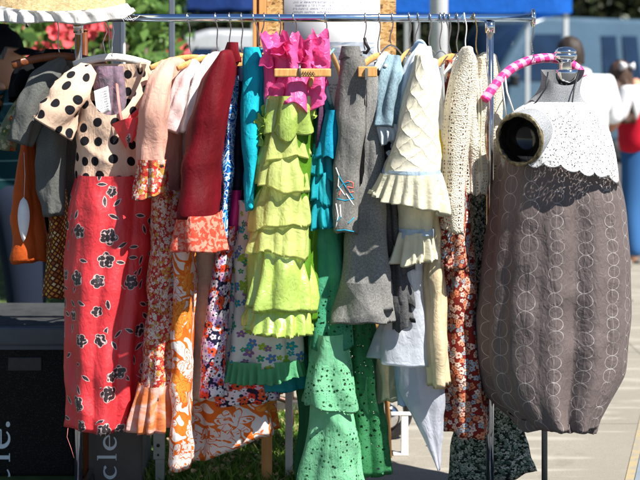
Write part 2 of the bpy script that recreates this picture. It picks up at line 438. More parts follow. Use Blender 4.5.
def p_sheerorange(t, u):
    n = t.noise(t.warp(u, 12, .04), 22, 2, .5)
    return t.ramp(n, [(0, (.80, .12, .03)), (.45, (.82, .28, .10)), (.56, (.84, .45, .36)), (.66, (.84, .56, .5))], 'LINEAR')
def a_eyelet(z0=None, z1=None, cell=.03, dens=.35):
    """open work: real holes, in bands where given"""
    def fn(t, u):
        f, r, g, b = t.flower(t.warp(u, 60, .006), cell, cell*.27, 5, .9, .5)
        hole = t.m('MULTIPLY', t.lt(f, 0., .0006), t.m('GREATER_THAN', g, 1-dens))
        o = t.vor(u, 1/(cell*.52), .7); h2 = t.m('MULTIPLY', t.lt(o['Distance'], .13, .03), t.m('GREATER_THAN', t.xyz(o['Color'])[0], .45))
        h = t.m('MAXIMUM', hole, h2)
        if z0 is not None:
            y = t.xyz(u)[1]; wob = t.m('MULTIPLY', t.noise(u, 20, 1), .02)
            h = t.m('MULTIPLY', h, t.lt(t.m('ABSOLUTE', t.m('SUBTRACT', t.m('ADD', y, wob), (z0+z1)/2+.01)), abs(z1-z0)/2, .01))
        return t.m('SUBTRACT', 1., h)
    return fn
def a_crochet(sc=.0095):
    def fn(t, u):
        q = t.warp(u, 30, .006); o = t.vor(t.map(q, (1, .8, 1)), 1/sc, .45)
        band = t.mr(t.m('SINE', t.m('MULTIPLY', t.xyz(q)[0], 150.)), -.5, .3, .1, 1.)
        keep = t.m('GREATER_THAN', t.xyz(o['Color'])[1], .25)
        return t.m('SUBTRACT', 1., t.m('MULTIPLY', t.m('MULTIPLY', t.lt(o['Distance'], .27, .07), band), keep))
    return fn
def a_lace(t, u):
    f, r, g, b = t.flower(u, .030, .0125, 6, .7, .5)
    ring = t.lt(t.m('ABSOLUTE', t.m('SUBTRACT', f, .0022)), .0009, .0004)
    lf, g2, b2 = t.leaf(u, .0115, .0034, .0014)
    slit = t.m('MULTIPLY', t.lt(lf, 1., .15), t.m('GREATER_THAN', g2, .35))
    return t.m('SUBTRACT', 1., t.m('MAXIMUM', t.m('MULTIPLY', ring, t.m('GREATER_THAN', g, .4)), slit))
def p_quilt(t, u):
    q = t.warp(u, 14, .03); x, y, z = t.xyz(t.map(q, (TAU/.085, TAU/.085, 1), (0, 0, .78)))
    s = t.m('MINIMUM', t.m('ABSOLUTE', t.m('SINE', x)), t.m('ABSOLUTE', t.m('SINE', y)))
    dash = t.m('GREATER_THAN', t.m('SINE', t.m('MULTIPLY', t.m('ADD', x, y), 9.)), -.3)
    return t.mix(t.m('MULTIPLY', t.lt(s, .07, .03), dash), (.78, .74, .58), (.52, .46, .30))     # quilting thread, darkened to put groove shade into the colour
def h_quilt(t, u):
    q = t.warp(u, 14, .03); x, y, z = t.xyz(t.map(q, (TAU/.085, TAU/.085, 1), (0, 0, .78)))
    s = t.m('POWER', t.m('MULTIPLY', t.m('ABSOLUTE', t.m('SINE', x)), t.m('ABSOLUTE', t.m('SINE', y))), .38)
    return t.m('MULTIPLY', s, 1.1)
def h_knit(t, u):
    o = t.vor(t.warp(u, 40, .004), 190, .8)
    return t.m('MULTIPLY', o['Distance'], -.5)

FB = {}
def FM(k, *a, **kw):
    if k not in FB: FB[k] = fabric(k, *a, **kw)
    return FB[k]
# ------------------------------------------------------------------ shared hard materials
m_chrome = plain('chrome', (.72, .73, .75), .09, 1., .03)
m_steel = plain('steel_wire', (.42, .42, .44), .28, 1., .1)
m_brass = plain('brass_wire', (.50, .36, .15), .3, 1., .1)
m_white_plastic = plain('white_plastic', (.8, .8, .78), .4, 0, .03)
m_black = plain('black_plastic', (.014, .014, .015), .45, 0, .3, 60)
def wood_mat(name, a, b, rough=.4, sc=40):
    t = T(name); o = t.ob(); w = t.noise(t.map(o, (sc*4, sc*4, sc*.5)), 1., 4, .6)
    return t.end(t.principled(t.ramp(w, [(.3, a), (.7, b)], 'LINEAR'), rough, spec=.4, bump=w, bs=.08))
m_wood = wood_mat('hanger_wood', (.52, .25, .07), (.68, .38, .14))
m_brownwood = wood_mat('dark_hanger_wood', (.11, .03, .009), (.18, .05, .015))
m_legwood = wood_mat('pine_leg_wood', (.60, .27, .08), (.70, .36, .13), .55, 14)

# ------------------------------------------------------------------ clothes rack
BY = 5.0; BZ = WZ(18, BY); BR = .0133
rk = thing('clothes_rack', 'chrome clothes rack with a long shiny rail full of hanging garments', 'clothes rack', (WX(280, BY), BY, 0))
mb = MB(); mb.tube([(WX(26, BY), BY, BZ), (WX(300, BY), BY, BZ), (WX(532, BY), BY, BZ)], BR, 28); mb.build('rail', plain('sky_tinted_chrome', (.55, .74, .98), .13, 1., .03), rk)  # blue sky reflection put into the rail's base colour
for px in (27, 533):
    mb = MB(); x = WX(px, BY); prof = [(x-.006, .027), (x-.003, .031), (x+.003, .031), (x+.006, .027)]
    mb.tube([(a, BY, BZ) for a, r in prof], [r for a, r in prof], 28); mb.build('end_cap', m_chrome, rk)
for px, zt in ((78.5, 1.86), (490, BZ-.012)):
    x = WX(px, BY); mb = MB(); mb.tube([(x, BY, .07), (x, BY, .7)], .0135, 24)
    mb.tube([(x, BY, .69), (x, BY, zt)], .0120, 24); o = mb.build('post', m_chrome, rk)
    mb = MB(); mb.tube([(x, BY, BZ-.05), (x, BY, BZ-.012)], .0165, 24); mb.build('collar', m_chrome, o)
    mb = MB(); mb.tube([(x, BY-.26, .068), (x, BY, .078), (x, BY+.26, .068)], .0125, 16); ft = mb.build('foot', m_chrome, rk)
    for sy in (-.25, .25):
        mb = MB(); mb.tube([(x-.012, BY+sy, .032), (x+.012, BY+sy, .032)], .03, 20); mb.tube([(x, BY+sy, .03), (x, BY+sy, .066)], .008, 10)
        mb.build('caster', m_black, ft)

# ------------------------------------------------------------------ hangers
GH = 'hangers hooked over the rack rail'
def hook_pts(px, npx, npy):
    """over the rail, then down with a soft bend to the neck"""
    x = WX(px, BY); pts = []
    for a in np.linspace(-.35*PI, PI, 14):      # from behind/below over the top to the front
        pts.append((x, BY+.0165*math.cos(a), BZ+.0165*math.sin(a)+.0))
    xn = WX(npx, BY); zn = WZ(npy, BY); z0 = BZ
    for q in np.linspace(.12, 1, 9):
        sx = x+(xn-x)*(q**.8)+.004*math.sin(q*PI*2)
        yy = BY-.0165*(1-q)**1.5
        pts.append((sx, yy, z0+(zn-z0)*q))
    return pts
def arch(cx, cz, dirv, L, drop, a0=-1, a1=1, y0=BY, n=21, lift=0.):
    return [(cx+dirv[0]*L*q, y0+dirv[1]*L*q, cz-drop*abs(q)**1.8+lift*q) for q in np.linspace(a0, a1, n)]
def hanger(label, px, npx, npy, yaw=60, L=.19, drop=.055, mat=None, wire=None, kind='arms', rw=.0065, rh=.0095, end=None):
    t = thing('clothes_hanger', label, 'hanger', (WX(px, BY), BY, BZ), GH)
    mb = MB(); mb.tube(hook_pts(px, npx, npy), .0021, 8); mb.build('hook', wire or m_steel, t)
    if kind == 'arms':
        d = (math.cos(R(yaw)), math.sin(R(yaw)))
        P = arch(WX(npx, BY), WZ(npy, BY)-.004, d, L, drop)
        rr = [rw*(.75+.25*math.cos(q*PI*.5)) for q in np.linspace(-1, 1, len(P))]
        mb = MB(); mb.tube(P, rr, 12, ry=[rh]*len(P), up=(0, 0, 1)); mb.build('arms', mat or m_wood, t)
    return t
# label, hook px, neck px, neck py, yaw of the arms
hanger('dark brown wooden hanger inside the black coat at the rack\'s left end', 57, 60, 55, 35, .17, .03, m_brownwood, rh=.013)
hp = hanger('white padded hanger holding up the polka dot dress', 106, 112, 56, 24, .13, .026, FM('padded_satin', c_(.80, .78, .72), trans=0), rw=.011, rh=.013)
mb = MB(); mb.tube([W(104, 23, 4.985), W(107, 32, 4.98), W(103, 42, 4.98), W(106, 57, 4.99)], .0016, 6); mb.tube([W(112, 22, 4.985), W(114, 32, 4.98), W(112, 44, 4.98), W(112, 57, 4.99)], .0016, 6)
mb.build('ribbon_tie', m_white_plastic, hp)
hanger('curved light wooden hanger in the shoulders of the peach dress', 187, 192, 56, 50, .19, .035)
hanger('light wooden hanger inside the pale pink top', 215, 219, 55, 52, .2, .04)
hanger('wire hooked wooden hanger inside the white shirt', 229, 231, 52, 58, .16, .05)
hanger('light wooden hanger sticking out behind the burgundy velvet collar', 241, 243, 55, 40, .10, .02)
hanger('thick light wooden hanger arm above the blue paisley dress', 253, 262, 56, 50, .2, .06, rh=.014)
hanger('wire hanger with metal clips above the turquoise top', 264, 260, 46, 60, .10, .012, m_steel, rw=.002, rh=.002)
hanger('plain wire hanger in the turquoise strap beside the pink ruffles', 279, 281, 45, 70, .1, .03, m_steel, rw=.002, rh=.002)
# pink top's clip hanger: a flat wooden clamp bar
t = thing('clothes_hanger', 'flat wooden clamp hanger gripping the hot pink ruffled skirt', 'hanger', (WX(293, BY), BY, BZ), GH)
mb = MB(); pts = hook_pts(293, 299, 38); pts += [W(300, 46, 4.9), W(300, 58, 4.79), W(300, 70, 4.70)]; mb.tube(pts, .0023, 8); mb.build('hook', m_steel, t)
mb = MB(); mb.box((WX(274, 4.68), 4.672, WZ(77, 4.68)), (WX(331, 4.68), 4.69, WZ(68.5, 4.68)), bev=.004, rz=R(4), c=W(302, 70, 4.68)); br = mb.build('clamp_bar', m_wood, t)
mb = MB(); mb.tube([W(300, 64, 4.672), W(300, 69, 4.666), W(300, 78, 4.666)], .004, 8, ry=.002); mb.build('spring_clip', m_steel, t)
mb = MB(); g = np.random.default_rng(5)      # the burnt-in maker's script, too small to read
pts = [(WX(301+14*q, 4.667), 4.6695+.0024*(q), WZ(73.2+1.3*math.sin(q*34)+.5*math.sin(q*71+1), 4.667)) for q in np.linspace(0, 1, 60)]
mb.tube(pts, .0009, 5); mb.build('stamp', plain('burnt_mark', (.03, .015, .01), .8), br)
hanger('curved wooden hanger beside the turquoise ruffled dress', 325, 327, 50, 80, .31, .105, rw=.008, rh=.012)
hb = hanger('wire hanger with a black plastic hook sleeve above the grey tweed skirt', 365, 365, 50, 70, .12, .02, m_steel, rw=.002, rh=.002)
mb = MB(); mb.tube([W(364.5, 38, 4.985), W(366, 44, 4.98), W(369, 49, 4.98), W(366, 53, 4.985), W(363, 52, 4.985)], .0058, 10); mb.build('hook_sleeve', m_black, hb)
t = hanger('short curved wooden hanger with clip block over the grey trousers', 379, 379, 55, 52, .16, .085, rw=.008, rh=.012)
mb = MB(); mb.box((WX(358, 4.72), 4.705, WZ(77, 4.72)), (WX(377, 4.72), 4.73, WZ(66.5, 4.72)), bev=.003); cb = mb.build('clip_block', m_wood, t)
mb = MB(); mb.box((WX(365, 4.70), 4.695, WZ(80, 4.7)), (WX(368, 4.7), 4.703, WZ(68, 4.7)), bev=.001); mb.build('clip', m_steel, cb)
hanger('wire clip hanger above the pale denim jacket', 392, 391, 44, 66, .1, .03, m_steel, rw=.003, rh=.003)
hanger('wooden hanger with a red tip above the pale blouse', 409, 411, 50, 66, .17, .08)
for px, npx, npy, lab in ((418, 416, 44, 'thin steel hanger just left of the grey pole'), (430, 430, 48, 'straight wired hanger above the cream quilted dress'),
                          (440, 441, 50, 'thin steel hanger right of the quilted dress'), (449, 450, 54, 'thin steel hanger above the rust floral dress')):
    hanger(lab, px, npx, npy, 70, .13, .045, m_steel, rw=.002, rh=.002)
hanger('curved tan wooden hanger in the rust floral dress', 444, 452, 56, 52, .17, .075, rh=.013)
hanger('steel hanger between the two crochet cardigans and the tan hanger', 457, 458, 52, 70, .1, .04, m_steel, rw=.002, rh=.002)
hanger('white plastic hanger in the long crochet cardigan', 464, 467, 52, 62, .19, .07, m_white_plastic, m_white_plastic, rw=.006, rh=.008)
hanger('brass coloured wire hanger in the lace cardigan beside the rack post', 474, 478, 56, 66, .18, .07, m_brass, m_brass, rw=.0025, rh=.0025)
hanger('empty steel wire hanger hooked at the rail\'s right tip', 531.5, 533, 52, 84, .16, .03, m_steel, rw=.002, rh=.002)

# ------------------------------------------------------------------ garments (left to right)
def garment(name, label, cat, px, Y=BY): return thing(name, label, cat, (WX(px, Y), Y, BZ-.1))
def piece(parent, name, mat, fn, label=None):
    mb = MB(); fn(mb); o = mb.build(name, mat, parent)
    if label: o['label'] = label
    return o
D = drape
# straw coloured cloth over the left end
g = garment('cloth_cover', 'straw coloured woven cloth with white ruffled edge over the rack\'s top left', 'cloth', 70, 4.9)
piece(g, 'woven_cloth', FM('straw_weave', p_straw, .95, 0, 0), lambda m: D(m, 4.97, [(-46, 66, 92), (-40, 40, 112), (-12, 8, 122), (0, 0, 125), (4, -2, 126)], .13, 1, (4, 7), .006, .003, tilt=.004, sag=.030, dtop=.05))
piece(g, 'ruffle', FM('white_cotton', c_(*wht), trans=.25), lambda m: ruffle(m, 4.97, [(2, -3, 127), (8, -6, 131), (14, -9, 134)], .142, 2, 15, .011, tilt=.006, sag=.034, scoop=.030))
mb = MB(); g5 = np.random.default_rng(9)
for i in range(5):
    a = W(119+2.6*i, 16, 4.84); mb.tube([a, (a[0]+.012, a[1]-.004, a[2]-.008-.002*i), (a[0]+.018+.004*i, a[1], a[2]-.022+.006*i)], .0008, 5)
mb.build('loose_threads', m_white_plastic, g)

g = garment('coat', 'black coat hanging at the far left behind the grey cardigan', 'coat', 57, 5.22)
mk = FM('black_wool', c_(.004, .004, .005), trans=0, sheen=0, spec=.1)
piece(g, 'body', mk, lambda m: D(m, 5.22, [(49, 46, 76), (52, 34, 79), (58, 26, 81), (72, 22, 82), (100, 26, 82), (150, 38, 80), (235, 42, 76)], .09, 3, (3, 5), .006))
piece(g, 'sleeve', mk, lambda m: sleeve(m, [(42, 58, 8, 5.2), (28, 70, 11, 5.16), (20, 86, 11, 5.12), (18, 100, 10, 5.1)], 4, .003))
g = garment('blouse', 'olive leaf print blouse sleeve peeping out at the left picture edge', 'blouse', 30, 5.1)
piece(g, 'sleeve', FM('olive_print', floral((.20, .22, .12), [(.34, .36, .22), (.10, .14, .06), (.45, .42, .3), (.55, .06, .02)], .035, .014)), lambda m: sleeve(m, [(34, 92, 9, 5.14), (20, 112, 10, 5.12), (8, 134, 11, 5.1), (6, 150, 11, 5.1)], 5, .003))
piece(g, 'body', FM('olive_print', None), lambda m: D(m, 5.16, [(80, 30, 50), (140, 26, 52), (200, 30, 52)], .06, 5))
g = garment('skirt', 'rust orange velvet skirt with a white paper tag', 'skirt', 30, 5.08)
piece(g, 'skirt_body', FM('rust_velvet', p_velvet((.46, .075, .010)), .6, 0, .5), lambda m: D(m, 5.08, [(110, 24, 34), (148, 20, 37), (170, 16, 39), (205, 13, 43), (240, 11, 46), (263, 10, 47)], .06, 6, (3, 4), .008, .003, nv=36))
mb = MB(); ys = np.linspace(0, 1, 13); mb.add([p for q in ys for p in (W(23.5-5.8*math.sin(PI*q**.8)**.7-.01, 197+45*q, 5.012), W(23.5+6.2*math.sin(PI*q**.8)**.7+.01, 197+45*q, 5.012))], [(2*i, 2*i+1, 2*i+3, 2*i+2) for i in range(12)])
mb.build('paper_tag', plain('paper', (.8, .8, .8), .7), g, thick=.0008)
mb = MB(); mb.tube([W(24, 200, 5.012), W(25, 175, 5.01), W(24, 152, 5.02)], .0008, 5); mb.build('tag_string', m_white_plastic, g)
g = garment('cardigan', 'dark grey heather cardigan with a long dangling sleeve', 'cardigan', 55, 5.02)
mk = FM('grey_jersey', p_heather((.075, .08, .075), (.15, .155, .145)), .95, .05)
piece(g, 'sleeve', mk, lambda m: sleeve(m, [(62, 60, 6, 5.0), (44, 82, 15, 4.97), (30, 110, 16, 4.95), (20, 144, 12, 4.94)], 7, .003))
piece(g, 'sleeve', mk, lambda m: sleeve(m, [(62, 66, 8, 5.02), (54, 100, 15, 4.99), (52, 140, 15, 4.98), (51, 180, 14, 4.97), (54, 216, 9, 4.97)], 8, .003, flat=.9))
piece(g, 'body', mk, lambda m: D(m, 5.1, [(56, 56, 72), (80, 44, 82), (150, 42, 84), (215, 44, 80)], .05, 8, (3, 5), .006))
g = garment('skirt', 'brown skirt with tiny golden squares below the grey cardigan', 'skirt', 56, 5.06)
piece(g, 'skirt_body', FM('square_print', p_squares), lambda m: D(m, 5.04, [(190, 54, 66), (215, 49, 68), (250, 45, 69), (298, 43, 70)], .05, 9, (3, 5), .006))

# polka dot dress
g = garment('dress', 'polka dot dress with peach bodice and red flower printed skirt', 'dress', 108, 4.92)
md = FM('dotted_cotton', p_dots, .8, .2)
piece(g, 'bodice', md, lambda m: D(m, 4.93, [(64, 83, 146), (76, 80, 148), (95, 79, 147), (120, 78, 146), (150, 76, 147), (184, 74, 151)], .09, 10, (3, 5), .006, .002, scoop=.165, inner=False, nu=160))
piece(g, 'sleeve', md, lambda m: sleeve(m, [(88, 68, 9, 4.9), (72, 90, 19, 4.875), (60, 112, 21, 4.865), (50, 128, 21, 4.86)], 11, .006, .55, folds=(2, 3)))
piece(g, 'sleeve', md, lambda m: sleeve(m, [(142, 64, 6, 5.0), (150, 84, 11, 5.03), (154, 110, 13, 5.05)], 12, .004, .7))
red = FM('red_flower_satin', p_redflower, .52, .2, .15, wr=.9, spec=.62, ior=1.72)
piece(g, 'collar', red, lambda m: (m.grid([[W(112+34*a+(1-2*a)*b*14, 124-6*a+b*25-3*math.sin(PI*a), 4.835-.03*a-.035*math.sin(PI*a)*(1-.5*b)-.012*b) for a in np.linspace(0, 1, 12)] for b in np.linspace(0, 1, 10)], [[(a*.1, b*-.08) for a in np.linspace(0, 1, 12)] for b in np.linspace(0, 1, 10)]),
    m.grid([[W(126+19*a, 119-17*a+b*9*(1-.4*a), 4.80+.05*a-.01*math.sin(PI*b)) for a in np.linspace(0, 1, 8)] for b in np.linspace(0, 1, 6)], [[(a*.06+.2, b*-.03) for a in np.linspace(0, 1, 8)] for b in np.linspace(0, 1, 6)])))
piece(g, 'strap', FM('pink_trim', c_(.74, .25, .22)), lambda m: m.tube([W(117, 84, 4.90), W(119, 104, 4.85), W(122, 122, 4.82)], .006, 8, ry=.0022))
mb = MB(); P = np.array([[W(94+14*a+3*b, 91+25*b-5*a, 4.862+.01*math.sin(3*a)-.012*b) for a in np.linspace(0, 1, 6)] for b in np.linspace(0, 1, 8)])
mb.grid(P, np.array([[(a, b) for a in np.linspace(0, 1, 6)] for b in np.linspace(1, 0, 8)]))
tt = T('label_print'); u = tt.uv(); x, y, z = tt.xyz(u); ln = tt.m('GREATER_THAN', tt.m('SINE', tt.m('MULTIPLY', y, 62)), .25)
wd = tt.m('GREATER_THAN', tt.noise(tt.map(u, (16, 9.87, 1)), 1.6, 2), .47); lim = tt.m('MULTIPLY', tt.m('LESS_THAN', tt.m('ABSOLUTE', tt.m('SUBTRACT', x, .5)), .4), tt.m('LESS_THAN', tt.m('ABSOLUTE', tt.m('SUBTRACT', y, .5)), .38))
mb.build('care_label', tt.end(tt.principled(tt.mix(tt.m('MULTIPLY', tt.m('MULTIPLY', ln, wd), lim), (.78, .78, .76), (.25, .25, .28)), .6)), g, thick=.0006)
piece(g, 'lining', FM('grey_pink_lining', p_heather((.16, .14, .17), (.34, .22, .30), 30)), lambda m: D(m, 4.99, [(66, 96, 124), (100, 94, 126), (130, 95, 122)], .03, 14, (3, 5), .006))
piece(g, 'skirt', red, lambda m: D(m, 4.93, [(176, 75, 151), (200, 70, 152), (260, 66, 151), (330, 66, 146), (400, 67, 140), (432, 68, 135)], .115, 15, (4, 6, 9), .015, .004, nu=160, nv=60))
mb = MB(); mb.tube([W(68, 428, 4.84), W(67, 437, 4.84), W(71, 448, 4.84), W(74, 458, 4.84)], .0007, 5); mb.build('loose_thread', FM('pink_trim', None), g)

# peach dress
g = garment('dress', 'peach dress with floral cuffs and small red floral skirt', 'dress', 160, 4.86)
mp = FM('peach_crepe', c_(.80, .46, .36), .8, .3)
piece(g, 'bodice', mp, lambda m: D(m, 4.94, [(62, 163, 186), (76, 152, 186), (100, 148, 186), (150, 148, 184), (205, 150, 184)], .09, 16, (3, 5), .006, dtop=.05, cap=True))
piece(g, 'sleeve', mp, lambda m: sleeve(m, [(168, 64, 7, 4.84), (160, 84, 12, 4.77), (154, 112, 14, 4.75), (152, 140, 14, 4.775), (152, 166, 15, 4.775)], 17, .003, .9))
mfl = FM('cuff_floral', floral((.56, .03, .025), [(.80, .70, .62), (.78, .68, .55), (.66, .12, .10), (.60, .33, .08), (.84, .66, .58), (.74, .10, .06)], .026, .0135, 5, (.66, .40, .06), layers=3, present=.1), wr=.7)
piece(g, 'cuff', mfl, lambda m: D(m, 4.775, [(160, 137, 167), (180, 136, 168), (198, 133, 170)], .052, 18, (6, 9), .009, .004, tilt=.008, nv=24))
piece(g, 'skirt', FM('small_floral', floral((.50, .025, .03), [(.76, .60, .56), (.74, .52, .40), (.58, .30, .06), (.62, .10, .07), (.80, .68, .6), (.45, .03, .03)], .022, .0115, 5, (.5, .28, .05), layers=3, present=.05), wr=.7),
      lambda m: D(m, 4.90, [(190, 152, 184), (250, 150, 182), (330, 146, 179), (400, 141, 177)], .13, 19, (5, 7, 9), .014))
piece(g, 'hem_ruffle', FM('sheer_orange', p_sheerorange, .5, .35), lambda m: ruffle(m, 4.89, [(386, 140, 176), (408, 136, 176), (432, 133, 176)], .14, 20, 12, .017))

g = garment('top', 'pale pink short sleeved top beside the peach dress', 'top', 190, 4.92)
mk = FM('pale_pink_cotton', p_heather((.80, .56, .55), (.80, .63, .62)), .85, .3)
piece(g, 'body', mk, lambda m: D(m, 4.97, [(58, 194, 210), (76, 184, 208), (130, 178, 206), (210, 178, 204)], .06, 21, (3, 4), .005, dtop=.03, cap=True))
piece(g, 'sleeve', mk, lambda m: sleeve(m, [(195, 62, 6, 4.9), (186, 82, 11, 4.86), (178, 106, 11, 4.83), (170, 132, 9, 4.82)], 22, .003, .7))
g = garment('shirt', 'white shirt with a drooping cuff between pale pink top and burgundy velvet', 'shirt', 210, 4.9)
mk = FM('white_cotton', None)
piece(g, 'body', mk, lambda m: D(m, 4.95, [(55, 208, 224), (70, 200, 224), (120, 192, 220), (215, 190, 216)], .06, 23, (3, 4), .005, dtop=.03, cap=True))
piece(g, 'sleeve', mk, lambda m: sleeve(m, [(214, 57, 6, 4.87), (204, 76, 9, 4.84), (194, 102, 9, 4.82), (187, 134, 7, 4.81)], 24, .003, .7))

g = garment('blouse', 'burgundy velvet blouse with a coral lace ruffled hem', 'blouse', 215, 4.86)
mv = FM('burgundy_velvet', p_velvet((.135, .002, .007)), .6, .06, .6, wr=.7)
piece(g, 'body', mv, lambda m: D(m, 4.81, [(52, 222, 234), (62, 214, 237), (78, 205, 236), (100, 197, 232), (150, 188, 225), (190, 183, 222), (219, 180, 222)], .215, 25, (2, 3, 5), .009, .002, dtop=.15, p=3.2, cap=True))
piece(g, 'collar', mv, lambda m: D(m, 4.88, [(42, 227, 238), (50, 225, 240), (62, 222, 242)], .055, 26, (2, 3), .004, nv=16))
piece(g, 'hem_ruffle', FM('coral_lace', p_lacecoral, .7, .3), lambda m: ruffle(m, 4.807, [(215, 181, 222), (232, 178, 224), (252, 175, 226)], .222, 27, 11, .014, tilt=-.006, p=3.2))
mb = MB(); mb.tube([W(228+3*math.sin(q*5), 52+10*q, 4.80-.06*q) for q in np.linspace(0, 1, 8)], .0018, 6); mb.build('cord', m_black, g)
g = garment('slip', 'cream lace slip hanging under the coral ruffle', 'slip', 205, 4.97)
piece(g, 'skirt', FM('cream_lace', p_lacecoral if False else p_heather((.72, .58, .46), (.78, .68, .56), 60), .8, .3), lambda m: D(m, 4.95, [(225, 194, 220), (300, 191, 218), (400, 190, 214)], .05, 28, (3, 4), .006))

g = garment('skirt', 'orange and white leaf print long skirt reaching lowest', 'skirt', 220, 4.95)
mo = FM('orange_leaf_print', p_orange, .7, .3)
piece(g, 'front_panel', mo, lambda m: D(m, 4.87, [(228, 174, 197), (300, 171, 196), (400, 169, 194), (470, 168, 194)], .12, 29, (3, 4), .006, .002))
piece(g, 'skirt_body', mo, lambda m: D(m, 5.01, [(240, 192, 232), (330, 190, 250), (420, 189, 276), (449, 188, 280)], .09, 30, (6, 9), .010, .004, tilt=.055, nu=180))

g = garment('dress', 'bright blue and white paisley dress', 'dress', 230, 4.88)
piece(g, 'body', FM('blue_paisley', p_paisley, .7, .2), lambda m: D(m, 4.87, [(76, 223, 238), (100, 221, 238), (150, 221, 237), (200, 218, 232), (240, 217, 228)], .09, 31, (3, 4), .006, dtop=.06))
g = garment('dress', 'navy dress with shiny magenta band', 'dress', 238, 4.93)
piece(g, 'body', FM('navy_satin', c_(.008, .010, .03), .5, .02), lambda m: D(m, 4.93, [(66, 234, 248), (120, 232, 246), (198, 229, 246)], .08, 32, (3, 4), .006, dtop=.05))
piece(g, 'band', FM('magenta_satin', c_(.62, .012, .22), .3, .15, .3, spec=.5), lambda m: D(m, 4.925, [(190, 229, 246), (210, 227, 245), (230, 226, 242)], .088, 33, (3, 5), .006, nv=20))
mflo = FM('navy_floral', floral((.012, .012, .045), [(.74, .05, .02), (.78, .70, .76), (.50, .30, .60), (.76, .10, .03), (.72, .45, .60), (.78, .72, .78)], .042, .023, 5, (.02, .02, .05), layers=3, present=.08), .6, .15)
g = garment('dress', 'navy dress printed with red, white and purple flowers', 'dress', 230, 4.92)
piece(g, 'front_fold', mflo, lambda m: D(m, 4.86, [(226, 224, 240), (250, 216, 236), (300, 207, 230), (350, 200, 228), (398, 195, 228)], .045, 34, (2, 3), .005))
piece(g, 'skirt', mflo, lambda m: D(m, 4.96, [(260, 226, 250), (340, 215, 270), (380, 212, 279), (402, 212, 282)], .08, 35, (6, 9), .010, .003, tilt=.012, nu=160, sag=.01))

g = garment('top', 'plain turquoise jersey top with a wide strap', 'top', 253, 4.87)
mt = FM('turquoise_jersey', c_(.012, .52, .66), .8, .25)
piece(g, 'body', mt, lambda m: D(m, 4.80, [(47, 245, 260), (60, 241, 263), (90, 241, 263), (140, 242, 262), (185, 243, 258), (210, 245, 256)], .07, 36, (3, 4), .007, dtop=.03))
piece(g, 'strap', mt, lambda m: m.tube([W(252, 64, 4.77), W(259, 54, 4.82), W(267, 45, 4.9), (W(274, 38, 4.96))], [.013, .017, .016, .010], 10, ry=.006))
piece(g, 'back_panel', mt, lambda m: D(m, 4.94, [(58, 254, 272), (150, 254, 270), (215, 254, 268)], .05, 37, (3, 4), .005))
g = garment('skirt', 'white cotton skirt with blue and green flower sprigs', 'skirt', 262, 4.94)
msp = FM('sprig_print', floral((.76, .74, .68), [(.02, .38, .46), (.30, .50, .05), (.10, .22, .52), (.04, .34, .20), (.30, .14, .36)], .048, .015, 5, (.5, .5, .1), inner=.5, layers=2, present=.25), .8, .3)
piece(g, 'skirt_body', msp, lambda m: D(m, 4.92, [(200, 236, 256), (250, 230, 290), (300, 225, 300), (366, 221, 303)], .10, 38, (5, 7, 9), .013, nu=180))
piece(g, 'hem_ruffle', FM('green_cotton', c_(.10, .36, .17), .8, .25), lambda m: ruffle(m, 4.915, [(362, 221, 303), (372, 220, 304), (383, 219, 306)], .105, 39, 26, .010, tilt=.012))
piece(g, 'underskirt', FM('teal_satin', c_(.01, .24, .26), .4, .15), lambda m: D(m, 4.97, [(340, 238, 306), (378, 238, 311), (392, 237, 313)], .09, 40, (6, 8), .010, tilt=.012))

# pink ruffled top and lime skirt
g = garment('skirt', 'hot pink satin ruffled skirt bunched under a wooden clamp', 'skirt', 298, 4.76)
mpk = FM('hot_pink_satin', c_(.88, .12, .37), .34, .35, .1, spec=.6, wr=1.5, bs=.6)
gg = np.random.default_rng(21)
piece(g, 'upper_ruffle', mpk, lambda m: ruffle(m, 4.79, [(37, 266, 324), (46, 270, 325), (60, 274, 325), (72, 274, 325)], .07, 301, 6, .020, amp0=1., vpow=1., hem=.002, wr=.006, nv=30, topw=.014))
piece(g, 'upper_ruffle', mpk, lambda m: ruffle(m, 4.80, [(50, 264, 322), (58, 270, 326), (72, 275, 326)], .085, 303, 8, .014, amp0=1., hem=.002, wr=.006, nv=26, topw=.012))
piece(g, 'lower_ruffle', mpk, lambda m: ruffle(m, 4.79, [(70, 276, 324), (84, 271, 326), (106, 267, 325)], .095, 305, 6, .020, amp0=.3, hem=.016, wr=.006, nv=30, dtop=.075))
for px, py, r in ((273, 44, .036), (284, 50, .040), (311, 46, .030), (319, 58, .028), (292, 56, .036), (306, 62, .03), (281, 92, .036), (300, 96, .036), (316, 94, .03), (268, 64, .028)):
    piece(g, 'gather', mpk, lambda m: petal(m, W(px, py, 4.735-.0006*abs(px-297)+.02), r, (gg.normal(.1, .5), -1, gg.normal(.35, .4)), 90+px, cup=.6))
piece(g, 'yoke', mpk, lambda m: D(m, 4.81, [(50, 277, 318), (75, 272, 324), (104, 274, 322)], .05, 41, (6, 9), .014))
piece(g, 'sash', mpk, lambda m: D(m, 4.77, [(54, 260, 276), (80, 263, 277), (110, 266, 276)], .03, 42, (2, 3), .005, .004))
g = garment('skirt', 'lime green tiered skirt in organza and satin', 'skirt', 280, 4.78)
org = FM('lime_organza', c_(.70, .76, .26), .38, .45, .2, alpha=.8, wr=1.4, bs=.5)
lsat = FM('lime_satin', c_(.50, .68, .13), .24, .3, .1, spec=.8, wr=1.3, bs=.5, ior=1.8)
gr = FM('green_lining', c_(.10, .26, .015), .6, .3)
mb = MB()
for i in range(26):
    px = gg.uniform(264, 312); py = gg.uniform(104, 130)
    petal(mb, W(px, py, 4.76+.03*gg.uniform()), gg.uniform(.02, .036), (gg.normal(0, .6), -1, gg.normal(0, .5)), 200+i, cup=.7)
